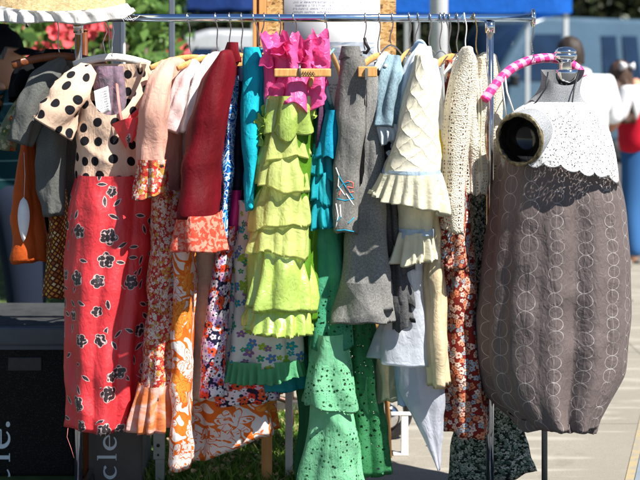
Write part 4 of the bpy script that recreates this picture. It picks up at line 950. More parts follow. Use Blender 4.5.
def skeleton(X, Y, hipz, yaw, sh, lean=(0, 0), shw=.19, chest=.115, arms=None, legs=None, neck=None, sc=1.):
    """a standing figure; yaw: direction the body faces (0 = +Y); sh: shoulder height"""
    c, s = math.cos(yaw), math.sin(yaw)
    def p(x, y, z): return Vector((X+c*x-s*y, Y+s*x+c*y, z))
    lx, ly = lean; J = {}; E = []
    J['pelvis'] = (p(0, 0, hipz), (.135*sc, .105*sc)); J['waist'] = (p(lx*.4, ly*.4, hipz+(sh-hipz)*.36), (.125*sc, .095*sc))
    J['chest'] = (p(lx*.8, ly*.8, hipz+(sh-hipz)*.76), (.145*sc, chest*sc)); J['neckbase'] = (p(lx, ly, sh+.035), (.070*sc, .062*sc))
    J['neck'] = (p(*(neck or (lx, ly+.015, sh+.11))), .052*sc)
    E += [('pelvis', 'waist'), ('waist', 'chest'), ('chest', 'neckbase'), ('neckbase', 'neck')]
    ids = ['pelvis', 'waist', 'chest', 'neckbase', 'neck']
    for sd, sx in (('l', -1), ('r', 1)):
        J[sd+'sh'] = (p(lx+sx*shw, ly, sh-.02), .062*sc)
        A = (arms or {}).get(sd, [(sx*(shw+.05), .0, sh-.32), (sx*(shw+.06), .06, sh-.56)])
        J[sd+'elbow'] = (p(lx+A[0][0], ly+A[0][1], A[0][2]), .043*sc); J[sd+'wrist'] = (p(lx+A[1][0], ly+A[1][1], A[1][2]), .028*sc)
        J[sd+'hip'] = (p(sx*.085*sc, 0, hipz-.07), .092*sc); Lg = (legs or {}).get(sd, [(sx*.10, .03, .47*hipz/.88), (sx*.11, -.01, .07), (sx*.13, .15, .03)])
        J[sd+'knee'] = (p(*Lg[0]), .060*sc); J[sd+'ankle'] = (p(*Lg[1]), .042*sc); J[sd+'toe'] = (p(*Lg[2]), (.042*sc, .025*sc))
        E += [('chest', sd+'sh'), (sd+'sh', sd+'elbow'), (sd+'elbow', sd+'wrist'), ('pelvis', sd+'hip'), (sd+'hip', sd+'knee'), (sd+'knee', sd+'ankle'), (sd+'ankle', sd+'toe')]
        ids += [sd+k for k in ('sh', 'elbow', 'wrist', 'hip', 'knee', 'ankle', 'toe')]
        d = J[sd+'wrist'][0]-J[sd+'elbow'][0]
        ids += hand_pts(J, E, sd, J[sd+'wrist'][0], d, p(0, 1, 0)-p(0, 0, 0) if abs(d.normalized().z) > .6 else Vector((0, 0, 1)), sc)
    return J, E, ids
TOP = ['pelvis', 'waist', 'chest', 'neckbase', 'lsh', 'rsh', 'lelbow', 'relbow', 'lhip', 'rhip']
LEGS = ['pelvis', 'waist', 'lhip', 'rhip', 'lknee', 'rknee', 'lankle', 'rankle']
SHOE = lambda s: [s+'ankle', s+'toe']
mj = FM('blue_jeans', p_denim((.035, .12, .30)), .9, 0); mdj = FM('navy_jeans', p_denim((.012, .018, .035)), .9, 0)
m_shoe = plain('white_shoe', (.7, .7, .7), .5); m_dshoe = plain('dark_shoe', (.03, .028, .025), .5)

# man with the black cap, left edge (facing right)
YL = 6.3
def stripes(t, u):
    o = t.ob(); z = t.xyz(o)[2]; f = t.m('FRACT', t.m('MULTIPLY', z, 1/.078))
    return t.mix(t.lt(f, .09, .02), (.006, .045, .055), (.10, .22, .23))
J, E, ids = skeleton(WX(20, YL), YL, .90, -PI/2+.25, 1.33, (0, -.11), .17, .115, arms={'l': [(-.2, -.24, 1.05), (-.2, -.26, .85)], 'r': [(.2, -.24, 1.05), (.2, -.26, .85)]})
t, body, grow, on_head, hp = person('man in a black cap and dark teal striped shirt at the left edge', J, E, ids, skinmat('tan_skin', (.42, .20, .11)), None, (W(-1, 59, YL), -PI/2+.12, R(-6), 1.0), (WX(0, YL), YL, 0))
o = grow('shirt', TOP+['lwrist', 'rwrist'], FM('teal_striped', stripes, .9, .05), .022)
o = grow('jeans', LEGS, mdj, .022)
for s in 'lr': grow('shoe', SHOE(s), m_dshoe, .008)
on_head('hair', hairmat('grey_hair', (.05, .045, .04), (.14, .13, .12)), [hair_shell(lambda a: -.03 if math.cos(a) < .1 else (.05 if math.cos(a) > .45 else -.0), g=1.05)])
cap = on_head('cap', FM('black_cotton', c_(.005, .005, .006), .8, 0, 0, spec=.15), [hair_shell(lambda a: .056 if math.cos(a) > .3 else .018, top=.15, g=1.17)])
br = []
for q in np.linspace(0, 1, 8):
    br.append([(math.sin(a)*(.082+.01*q), .055+.035*math.cos(a)+q*(.105*math.cos(a*.9)**1.2), .062-.012*q-.022*(math.sin(a)**2)) for a in np.linspace(-1.35, 1.35, 17)])
o = on_head('brim', FM('black_cotton', None), [br], cap); md = o.modifiers.new('Solidify', 'SOLIDIFY'); md.thickness = .006

# man in the white shirt, seen from behind
YM = 10.0
J, E, ids = skeleton(WX(586, YM), YM, .86, .35, 1.36, (-.02, .03), .20, .12, arms={'r': [(.27, .02, 1.06), (.22, .24, .98)], 'l': [(-.26, .02, 1.05), (-.2, .2, .95)]}, neck=(-.09, .05, 1.45))
t, body, grow, on_head, hp = person('man in a white shirt seen from behind, holding a leaflet', J, E, ids, skinmat('brown_skin', (.38, .17, .09)), None, (W(570, 57, YM), .55, R(-8), 1.0), (WX(586, YM), YM, 0))
grow('shirt', TOP, FM('white_shirt_cotton', c_(.74, .75, .77), .9, .1), .024, rad={'lelbow': .040, 'relbow': .040, 'lsh': .055, 'rsh': .055, 'chest': (.155, .12), 'neckbase': (.06, .055)})
mb = MB(); nb = J['neckbase'][0]*.45+J['neck'][0]*.55-Vector((-.03, .01, .05)); mb.tube([(nb.x-.03+.085*math.cos(q), nb.y+.075*math.sin(q)+.01, nb.z+.05+.01*math.sin(q)) for q in np.linspace(0, TAU, 25)], .016, 10, ry=.026, cap=False); mb.build('collar', FM('white_shirt_cotton', None), t)
grow('jeans', LEGS, mdj, .022)
for s in 'lr': grow('shoe', SHOE(s), m_dshoe, .008)
on_head('hair', hairmat('dark_hair', (.012, .008, .007), (.05, .032, .025)), [hair_shell(lambda a: (.055 if math.cos(a) > .6 else (.01 if math.cos(a) > .0 else -.055)), g=1.1, top=.138, jit=.0012)])
mb = MB(); wv = J['rwrist'][0]; mb.box((wv.x-.03, wv.y+.05, wv.z-.10), (wv.x+.085, wv.y+.056, wv.z+.05), rz=.5, c=wv); o = mb.build('leaflet', plain('leaflet_paper', (.55, .42, .38), .5), None); tag(o, 'folded leaflet in the hand of the man in white', 'leaflet')

# woman with the red vest at the right edge
YG = 10.9
J, E, ids = skeleton(WX(640, YG), YG, .80, .95, 1.28, (-.03, .02), .165, .105, arms={'l': [(-.20, .05, 1.05), (-.17, .30, 1.08)], 'r': [(.2, .03, 1.0), (.1, .25, 1.05)]}, neck=(-.04, .05, 1.36), sc=.9)
t, body, grow, on_head, hp = person('long haired woman in red vest and blue jeans at the right edge', J, E, ids, skinmat('light_skin', (.52, .27, .17)), None, (W(620, 78, YG), .35, R(-4), .95), (WX(640, YG), YG, 0))
grow('tee', TOP, FM('white_tee', c_(.74, .74, .76), .9, .1), .014, rad={'lelbow': .038, 'relbow': .038})
grow('vest', ['pelvis', 'waist', 'chest', 'neckbase', 'lhip', 'rhip'], FM('red_vest_cloth', c_(.62, .012, .035), .8, .1), .034, rad={'chest': (.155, .125), 'waist': (.135, .105)})
grow('jeans', LEGS, mj, .024)
for s in 'lr': grow('shoe', SHOE(s), m_shoe, .008)
mh = hairmat('brown_hair', (.035, .018, .012), (.11, .06, .04))
hr = on_head('hair', mh, [hair_shell(lambda a: (.05 if math.cos(a) > .55 else -.09), g=1.14, top=.14, jit=.0015)])
rows = []
for q in np.linspace(0, 1, 16):
    rows.append([(math.sin(a)*(.088+.035*q-.02*q*q)+.006*math.sin(9*a+5*q), .01-.12*q+.03*q*q+math.cos(a)*(.105-.02*q)+.01*math.sin(7*a+3*q), .02-.34*q-.03*abs(math.sin(6*a))*q) for a in np.linspace(PI*.55, PI*1.45, 26)])
o = on_head('long_hair', mh, [rows], hr); md = o.modifiers.new('Solidify', 'SOLIDIFY'); md.thickness = .03
bw = []
for sx in (-1, 1):
    bw.append([[(sx*(.012+.05*q), -.105-.02*math.sin(PI*q)+.016*math.cos(b), .085+.03*(.25+.75*q)*math.sin(b)) for b in np.linspace(0, TAU, 13)] for q in np.linspace(0, 1, 6)])
o = on_head('bow', FM('white_tee', None), bw, hr); md = o.modifiers.new('Solidify', 'SOLIDIFY'); md.thickness = .006
# ------------------------------------------------------------------ ground
def struct(o): o['kind'] = 'structure'; return o
def sheet(name, poly, z, mat, n=1):
    mb = MB(); mb.add([(x, y, z) for x, y in poly], [tuple(range(len(poly)))], [(x, y) for x, y in poly]); return struct(mb.build(name, mat))
t = T('earth'); g_ = t.gen(); nn = t.noise(g_, 3, 5)
sheet('ground', [(-300, -300), (300, -300), (300, 300), (-300, 300)], 0, t.end(t.principled(t.mix(nn, (.10, .085, .055), (.17, .15, .10)), .95)))
t = T('concrete_paving'); g_ = t.gen()
a1 = t.noise(g_, 1.2, 5); a2 = t.noise(g_, 160, 3, 0, .7); a3 = t.vor(g_, 260, 1.)['Distance']
col = t.mix(t.mr(a1, .3, .7), (.225, .206, .172), (.28, .258, .218)); col = t.mix(t.mr(a2, .35, .7), col, (.20, .178, .14)); col = t.mix(t.mr(t.noise(t.map(g_, (1, 5, 1)), 2.2, 4), .5, .66), col, (.32, .295, .25))
col = t.mix(t.mul if False else t.m('MULTIPLY', t.lt(a3, .18, .05), .35), col, (.6, .56, .48))
px_, py_, pz_ = t.xyz(t.warp(g_, 2, .012)); jt = t.m('MAXIMUM', t.lt(t.m('ABSOLUTE', t.m('SUBTRACT', t.m('FRACT', t.m('DIVIDE', t.m('ADD', py_, .55), 1.5)), .5)), .004, .002), t.lt(t.m('ABSOLUTE', t.m('SUBTRACT', t.m('FRACT', t.m('DIVIDE', px_, 1.9)), .86)), .003, .0015))
col = t.mix(t.m('MULTIPLY', jt, .6), col, (.09, .08, .065)); col = t.mix(t.m('MULTIPLY', t.mr(t.noise(g_, 5, 4, .5), .60, .72), .5), col, (.15, .135, .11))
paving = t.end(t.principled(col, .9, bump=a2, bs=.25, bd=.003))
sheet('pavement', [(.10, 5.22), (60, 5.22), (60, 70), (.10, 70)], .004, paving)
sheet('street', [(-60, -60), (60, -60), (60, 5.2), (-60, 5.2)], .004, plain('low_bounce_asphalt', (.055, .055, .056), .92, 0, .2, 3))  # unseen ground in front, made dark to cut bounce light on the clothes
t = T('lawn_soil'); g_ = t.gen(); nn = t.noise(g_, 9, 5)
sheet('lawn', [(-25, 5.22), (.098, 5.22), (.098, 24), (-25, 24)], .004, t.end(t.principled(t.mix(t.mr(nn, .3, .7), (.030, .055, .010), (.075, .12, .022)), .95)))
t = T('metal_strip'); g_ = t.gen()
sheet('drain_strip', [(1.086, 5.22), (1.233, 5.22), (3.3, 12.6), (3.1, 12.6)], .008, t.end(t.principled(t.mix(t.noise(g_, 8, 4), (.16, .19, .22), (.24, .28, .32)), .6)))
t = T('yellow_paint'); g_ = t.gen()
sheet('painted_line', [(1.052, 5.22), (1.082, 5.22), (3.095, 12.6), (3.05, 12.6)], .008, t.end(t.principled(t.mix(t.mr(t.noise(g_, 26, 4), .42, .56), (.27, .24, .19), (.34, .27, .15)), .85)))
sheet('road', [(-60, 14.5), (60, 14.5), (60, 23.5), (-60, 23.5)], .008, plain('asphalt', (.06, .06, .062), .9, 0, .2, 3))
# grass blades
gg = np.random.default_rng(3); mb = MB(); N = 26000
def blades(N, x0, x1, y0, y1, hmul=1.):
    V = []; Fc = []; UV = []
    X = gg.uniform(x0, x1, N); Yv = gg.uniform(y0, y1, N); cl = .5+.5*np.sin(X*17+3*np.sin(Yv*9))*np.sin(Yv*21)
    for i in range(N):
        if X[i] < -.62 and Yv[i] < 5.86: continue
        h = (.022+.045*gg.uniform()**1.5)*(.6+.7*cl[i])*hmul; a = gg.uniform(0, TAU); w = .0028+.002*gg.uniform(); lx, ly = gg.normal(0, .45*h, 2)
        ca, sa = math.cos(a)*w, math.sin(a)*w; b = len(V); tone = gg.uniform()
        V += [(X[i]-ca, Yv[i]-sa, .003), (X[i]+ca, Yv[i]+sa, .003), (X[i]+lx*.5+ca*.7, Yv[i]+ly*.5+sa*.7, h*.6), (X[i]+lx*.5-ca*.7, Yv[i]+ly*.5-sa*.7, h*.6), (X[i]+lx*1.2, Yv[i]+ly*1.2, h)]
        UV += [(tone, 0)]*2+[(tone, .5)]*2+[(tone, 1)]; Fc += [(b, b+1, b+2, b+3), (b+3, b+2, b+4)]
    mb.add(V, Fc, UV)
blades(26000, -1.15, .10, 5.30, 6.6); blades(8000, -2.4, .1, 6.6, 9, 1.3)
t = T('grass_blades'); u = t.uv(); x, y, z = t.xyz(u)
col = t.ramp(x, [(0, (.06, .15, .016)), (.4, (.12, .25, .028)), (.75, (.19, .32, .045)), (.92, (.30, .29, .09)), (.96, (.42, .36, .18))], 'LINEAR')
tr = t.n('ShaderNodeBsdfTranslucent'); t.l(col, tr.inputs[0])
tag(mb.build('grass', t.end(t.shmix(.3, t.principled(col, .55, spec=.3), tr.outputs[0]))), kind='stuff')
mb = MB()
for i in range(420):
    x, y = gg.uniform(-.6, .1), gg.uniform(5.3, 6.5); petal(mb, (x, y, gg.uniform(.02, .045)), gg.uniform(.006, .014), (gg.normal(0, .3), gg.normal(0, .3), 1), 500+i, cup=.5, n=3)
tag(mb.build('fallen_leaves', plain('dry_leaves', (.42, .33, .17), .8, 0, .35, 40)), kind='stuff')

mb = MB()
for i in range(60):
    x, y = gg.uniform(.15, 2.4), gg.uniform(5.3, 9.5); petal(mb, (x, y, .009+gg.uniform(0, .004)), gg.uniform(.005, .013), (gg.normal(0, .2), gg.normal(0, .2), 1), 1500+i, cup=.4, n=3)
tag(mb.build('pavement_litter', plain('litter_leaves', (.16, .11, .055), .85, 0, .4, 40)), kind='stuff')
# ------------------------------------------------------------------ bins with upright lettering
def stroke(cps, wfun, n=40):
    """flat ribbon with changing width along a curve; returns left and right edges"""
    P = np.array([cps(q) for q in np.linspace(0, 1, n)]); d = np.gradient(P, axis=0); d /= np.linalg.norm(d, axis=1, keepdims=True)+1e-9
    N = np.stack([-d[:, 1], d[:, 0]], 1); w = np.array([wfun(q) for q in np.linspace(0, 1, n)])[:, None]
    return P+N*w/2, P-N*w/2
def letters(mb, word, org, h, rightv, upv, nrm, th=.0012, sx=1.35):
    """serif lower case letters: c l e and the full stop; org is the start of the baseline"""
    o = Vector(org); rv = Vector(rightv); uv_ = Vector(upv); nv_ = Vector(nrm); x = 0
    def put(L, Rr, depth=0):
        A = [[tuple(o+rv*((p[0]+x)*h*sx)+uv_*(p[1]*h)+nv_*(th+depth)) for p in e] for e in (L, Rr)]
        mb.grid(A)
    for k, ch in enumerate(word):
        if ch == 'l':
            x += .17
            put(*[np.array(e) for e in ([(.10, .0), (.10, 1.5)], [(.27, .0), (.27, 1.5)])])
            put(np.array([(.0, 0.), (.37, 0.)]), np.array([(.0, .055), (.37, .055)]), .0004); put(np.array([(.0, 1.43), (.14, 1.43)]), np.array([(.0, 1.5), (.14, 1.5)]), .0004); x += .61
        elif ch == 'c':
            put(*stroke(lambda q: (.43+.37*math.cos(.75+q*(TAU-1.55)), .5+.46*math.sin(.75+q*(TAU-1.55))), lambda q: .07+.13*math.sin(PI*min(1, q*1.02))**1.3+(.10 if q < .10 else 0)))
            x += .88
        elif ch == 'e':
            put(*stroke(lambda q: (.43+.37*math.cos(.05+q*(TAU-.75)), .5+.46*math.sin(.05+q*(TAU-.75))), lambda q: .08+.12*math.sin(PI*q)**1.2))
            put(np.array([(.10, .50), (.80, .50)]), np.array([(.10, .575), (.80, .575)]), .0004); x += .92
        elif ch == '.':
            put(*stroke(lambda q: (.13+.06*math.cos(q*TAU), .12+.06*math.sin(q*TAU)), lambda q: .13)); x += .3
m_letter = plain('white_lettering', (.66, .74, .78), .6, 0, .04)
t = T('speckled_black_plastic'); o_ = t.ob(); sp = t.vor(o_, 330, 1., dim='3D')
spk = t.m('MULTIPLY', t.lt(sp['Distance'], .25, .05), t.m('GREATER_THAN', t.xyz(sp['Color'])[0], .6))
m_bin = t.end(t.principled(t.mix(spk, t.mix(t.noise(o_, 9, 4), (.005, .005, .0045), (.012, .0115, .010)), (.10, .09, .075)), .8, spec=.2, bump=t.noise(o_, 400, 2), bs=.25, bd=.002))
m_lid = plain('grey_lid', (.06, .072, .088), .4, 0, .15, 8)
YB = 5.42
g = thing('recycling_bin', 'wide black recycling bin with a grey lid at the left edge', 'bin', (WX(0, YB), YB+.2, 0))
xl, xr = WX(-60, YB), WX(76, YB); zt = WZ(346, YB)
mb = MB(); mb.box((xl, YB, .005), (xr, YB+.42, zt), bev=.012); bo = mb.build('body', m_bin, g)
mb = MB(); mb.box((WX(8, YB), YB-.004, WZ(371, YB)), (WX(42, YB), YB+.01, WZ(357, YB)), bev=.0035); mb.build('handle', m_black, bo)
mb = MB(); mb.box((xl-.01, YB-.018, zt+.002), (xr+.01, YB+.43, WZ(326, YB)), bev=.010); mb.box((xl, YB-.012, zt-.012), (xr, YB+.0, zt+.004), bev=.002); ld = mb.build('lid', m_lid, g)
mb = MB(); mb.add([(xl+.03, YB+.01, WZ(326, YB)+.001), (xr-.01, YB+.01, WZ(326, YB)+.001), (xr-.02, YB+.40, WZ(326, YB)+.018), (xl+.05, YB+.40, WZ(326, YB)+.018), (xr-.01, YB+.41, WZ(326, YB)+.001), (xl+.03, YB+.41, WZ(326, YB)+.001)], [(0, 1, 2, 3), (1, 4, 2), (0, 3, 5), (3, 2, 4, 5)], flat=True); mb.build('lid_hump', plain('dark_grey_lid', (.03, .032, .033), .7, 0, .2, 8), ld)
mb = MB(); letters(mb, 'cle.', W(10, 485, YB), .060, (0, 0, 1), (-1, 0, 0), (0, -1, 0)); mb.build('lettering', m_letter, bo)
YB2 = 5.30
g = thing('recycling_bin', 'slim grey brown recycling bin behind the red skirt\'s hem', 'bin', (WX(112, YB2), YB2+.15, 0))
mb = MB(); mb.box((WX(84, YB2), YB2, .005), (WX(142, YB2), YB2+.3, WZ(330, YB2)), bev=.010); bo = mb.build('body', plain('brown_grey_plastic', (.085, .076, .066), .7, 0, .15, 6), g)
mb = MB(); mb.box((WX(82, YB2), YB2-.015, WZ(330, YB2)+.002), (WX(144, YB2), YB2+.31, WZ(319, YB2)), bev=.010); mb.build('lid', m_lid, g)
mb = MB(); letters(mb, 'cle', W(116.5, 478.5, YB2), .0455, (0, 0, 1), (-1, 0, 0), (0, -1, 0)); mb.build('lettering', m_letter, bo)
# grey steel leg with bolt holes
YP = 5.32; g = thing('steel_post', 'short grey steel post with bolt holes beside the orange skirt', 'post', (WX(159, YP), YP, 0))
ms = plain('galvanised_steel', (.27, .29, .28), .45, .6, .12, 20)
mb = MB(); mb.box((WX(153.5, YP), YP-.012, WZ(459, YP)), (WX(165, YP), YP+.012, WZ(330, YP)), bev=.002); mb.build('upper_tube', ms, g)
mb = MB(); mb.box((WX(155.5, YP), YP-.009, 0), (WX(164.5, YP), YP+.009, WZ(452, YP)), bev=.0015); mb.build('lower_tube', ms, g)
for py, r in ((444.5, .0062), (454, .004)):
    mb = MB(); mb.tube([(WX(158.5, YP), YP-.015, WZ(py, YP)), (WX(158.5, YP), YP-.0115, WZ(py, YP))], r, 14); mb.build('bolt', m_black, g)
YP = 5.6; g = thing('wooden_stake', 'dark brown wooden stake in the grass under the orange skirt', 'stake', (WX(198, YP), YP, 0))
mb = MB(); mb.tube([(WX(198, YP), YP, 0), (WX(199, YP), YP, .32)], [.018, .014], 10); mb.build('shaft', m_brownwood, g)
mb = MB(); mb.tube([(WX(199, YP), YP, .318), (WX(199, YP), YP, .345)], [.014, .004], 10); mb.build('tip', m_brownwood, g)
# brown upright on the far left behind the rack, grey tent leg
YP = 5.25; g = thing('wooden_pole', 'slim reddish brown wooden pole behind the rack\'s left post', 'pole', (WX(86, YP), YP, 0))
mb = MB(); mb.tube([(WX(86, YP), YP, 0), (WX(85, YP), YP, WZ(31, YP))], .010, 12); mb.build('shaft', m_brownwood, g)
mb = MB(); mb.tube([(WX(85, YP), YP, WZ(31, YP)), (WX(85, YP), YP, WZ(29, YP))], [.0125, .008], 12); mb.build('cap', m_brownwood, g)

# ------------------------------------------------------------------ notice board behind the rack
YN = 5.5
g = thing('notice_board', 'chipboard notice board with a printed white sheet behind the pink and grey skirts', 'notice board', (WX(325, YN), YN, 0))
t = T('chipboard'); o_ = t.ob(); q = t.warp(o_, 20, .03); v1 = t.vor(t.map(q, (1, 1, 1.9)), 85, 1., dim='3D'); cr, cg, cb = t.xyz(v1['Color'])
col = t.ramp(cr, [(0, (.36, .17, .045)), (.35, (.50, .28, .09)), (.7, (.60, .37, .14)), (1, (.68, .46, .22))], 'LINEAR'); col = t.mix(t.m('MULTIPLY', t.m('GREATER_THAN', cg, .92), .8), col, (.12, .045, .015))
mb = MB(); mb.box((WX(267, YN), YN, WZ(345, YN)), (WX(396, YN), YN+.015, WZ(-70, YN))); mb.build('board', t.end(t.principled(col, .7, bump=cb, bs=.3)), g)
mb = MB()
for a, b in ((253, 256.5), (259, 266.5)): mb.box((WX(a, YN), YN-.012, WZ(345, YN)), (WX(b, YN), YN+.02, WZ(-70, YN)), bev=.002)
mb.build('frame', m_legwood, g)
mb = MB(); mb.box((WX(256.6, YN), YN-.004, WZ(345, YN)), (WX(258.9, YN), YN+.016, WZ(-70, YN))); mb.build('frame_groove', m_brownwood, g)
mb = MB(); mb.add([(WX(a, YN-.004), YN-.004, WZ(b, YN-.004)) for a, b in ((284, 108), (380, 108), (380, -66), (284, -66))], [(0, 1, 2, 3)], [(0, 0), (96, 0), (96, 174), (0, 174)])
t = T('printed_sheet'); u = t.uv(); x, y, z = t.xyz(u)
row = t.m('FRACT', t.m('DIVIDE', t.m('SUBTRACT', y, 93.5), 3.3)); rid = t.m('FLOOR', t.m('DIVIDE', t.m('SUBTRACT', y, 93.5), 3.3))
wnz = t.noise(t.comb(t.m('MULTIPLY', x, .33), t.m('MULTIPLY', rid, 7.3), 0.), 1., 1); cnz = t.noise(t.comb(t.m('MULTIPLY', x, 1.6), t.m('MULTIPLY', rid, 5.1), t.m('MULTIPLY', row, 1.5)), 1., 2)
ink = t.m('MULTIPLY', t.m('MULTIPLY', t.m('GREATER_THAN', row, .35), t.m('GREATER_THAN', wnz, .40)), t.mr(cnz, .42, .55))
lim = t.m('MULTIPLY', t.m('MULTIPLY', t.m('GREATER_THAN', x, 9.), t.m('LESS_THAN', x, 86.)), t.m('GREATER_THAN', y, 93.5))
lim2 = t.m('MULTIPLY', t.m('MULTIPLY', t.m('GREATER_THAN', x, 40.), t.m('LESS_THAN', y, 24.)), t.m('GREATER_THAN', y, 12.))
col = t.mix(t.m('MULTIPLY', t.m('MULTIPLY', ink, t.m('MAXIMUM', lim, lim2)), .75), (.80, .80, .81), (.12, .12, .22))
pic = t.m('MULTIPLY', t.m('MULTIPLY', t.m('GREATER_THAN', y, 40.), t.m('LESS_THAN', y, 66.)), t.m('MULTIPLY', t.m('GREATER_THAN', x, 12.), t.m('LESS_THAN', x, 90.)))
pc = t.ramp(t.noise(t.map(u, (.10, .3, 1)), 1., 4, .6), [(.3, (.22, .30, .42)), (.5, (.50, .56, .64)), (.65, (.78, .78, .8))], 'LINEAR'); col = t.mix(pic, col, pc)
mb.build('printed_sheet', t.end(t.principled(col, .6)), g, thick=.001)
mb = MB(); mb.box((WX(261.5, 5.36), 5.35, 0), (WX(272, 5.36), 5.374, WZ(318, 5.36)), bev=.002); mb.add([(WX(262, 5.36), 5.37, WZ(325, 5.36)), (WX(272, 5.36), 5.37, WZ(325, 5.36)), (WX(266, YN), YN, WZ(300, YN))], [(0, 1, 2)])
mb.build('leg', m_legwood, g)
mb = MB(); mb.tube([(WX(384, 5.5), 5.52, WZ(330, 5.5)), (WX(389.5, 5.68), 5.68, .006)], .013, 4); mb.build('leg', m_legwood, g)
YW = 5.40; g = thing('white_stake', 'white painted timber stake standing in the sunlit grass', 'stake', (WX(289, YW), YW, 0))
mb = MB(); mb.box((WX(285.3, YW), YW-.012, 0), (WX(292.6, YW), YW+.012, WZ(318, YW)), bev=.002); mb.build('shaft', plain('white_timber', (.60, .62, .62), .6, 0, .06, 9), g)
mb = MB(); mb.box((WX(284.8, YW), YW-.014, WZ(318, YW)+.001), (WX(293.1, YW), YW+.014, WZ(315, YW)), bev=.002); mb.build('cap', plain('white_timber_cap', (.62, .62, .62), .6), g)
# pale planter wall and chair tube
YK = 6.35; g = thing('planter_wall', 'low pale concrete planter wall behind the grass', 'wall', (WX(250, YK), YK, 0))
mcn = plain('pale_concrete', (.50, .46, .38), .9, 0, .15, 10, bump=.3)
mb = MB(); mb.box((WX(235, YK), YK, .07), (WX(312, YK), YK+.5, .42), bev=.012); mb.build('block', mcn, g)
mb = MB(); mb.box((WX(233, YK), YK-.02, 0), (WX(313, YK), YK+.52, .068), bev=.006); mb.build('foot_shade', plain('foot_shade_black', (.06, .055, .05), .9, 0, .2), g)  # dark band under the block, its ground shadow put into colour
YC = 6.0; g = thing('metal_chair', 'brown tubular metal garden chair half hidden behind the timber legs', 'chair', (WX(268, YC), YC, 0))
mch = plain('brown_metal', (.085, .045, .03), .4, .5, .2)
for yy in (YC, YC+.36):
    mb = MB(); k = WX(240, YC); P = [(k, yy, 0), (k, yy, .09), (k+.015, yy, .14), (k+.05, yy, .158), (k+.14, yy, .160), (k+.185, yy, .145), (k+.205, yy, .11), (k+.21, yy, 0)]
    mb.tube(P, .011, 12); mb.build('frame_loop', mch, g)
mb = MB()
for i in range(6): mb.box((k+.004, YC+.02+.056*i, .172), (k+.20, YC+.065+.056*i, .182), bev=.003)
mb.build('seat', mch, g)
mb = MB(); mb.box((WX(268, 6.25), 6.2, 0), (WX(277, 6.25), 6.24, .42), bev=.004); o = mb.build('shadow_strip', m_black, None); tag(o, 'black upright strip standing in for a shadow on the pale planter wall', 'post')  # black box painted in for the upright shadow by the planter wall
# small chrome and black wheeled thing with a white bracket, seen under the sheer skirt
YS = 5.95; g = thing('scooter', 'small black scooter with chrome wheel hub seen under the sheer skirt', 'scooter', (WX(386, YS), YS, 0))
cx, cz = WX(384, YS), .115; mb = MB(); mb.tube([(cx+.095*math.cos(a), YS, cz+.095*math.sin(a)) for a in np.linspace(0, TAU, 33)], .020, 12, cap=False); wh = mb.build('tyre', m_black, g)
mb = MB(); mb.tube([(cx+.012, YS-.03, cz-.02), (cx+.012, YS-.02, cz-.02), (cx+.012, YS+.02, cz-.02)], [.03, .05, .05], 24); mb.build('hub', m_chrome, wh)
mb = MB(); mb.tube([(cx+.125*math.cos(a), YS, cz+.125*math.sin(a)) for a in np.linspace(.25, 2.6, 20)], .010, 10, ry=.030); mb.build('mudguard', m_chrome, g)
mb = MB(); mb.tube([(cx, YS-.03, cz), (cx+.03, YS-.03, .26), (cx+.02, YS-.03, .40)], .014, 12); mb.build('fork', m_chrome, g)
mb = MB(); mb.tube([(cx, YS+.02, .05), (cx-.25, YS+.02, .045)], .03, 8, ry=.012); mb.build('deck', m_black, g)
YS = 5.72; g = thing('white_bracket', 'white metal bracket with a flat foot standing on the pavement', 'bracket', (WX(404, YS), YS, 0))
mb = MB(); mb.box((WX(401, YS), YS-.014, .012), (WX(408, YS), YS+.014, .155), bev=.002); mb.build('upright', m_white_plastic, g)
mb = MB(); mb.box((WX(393, YS), YS-.02, .0045), (WX(408, YS), YS+.02, .012), bev=.002); mb.build('foot', m_white_plastic, g)
mb = MB(); mb.box((WX(391, YS), YS-.016, .156), (WX(411, YS), YS+.016, .164), bev=.002); mb.build('flange', m_white_plastic, g)

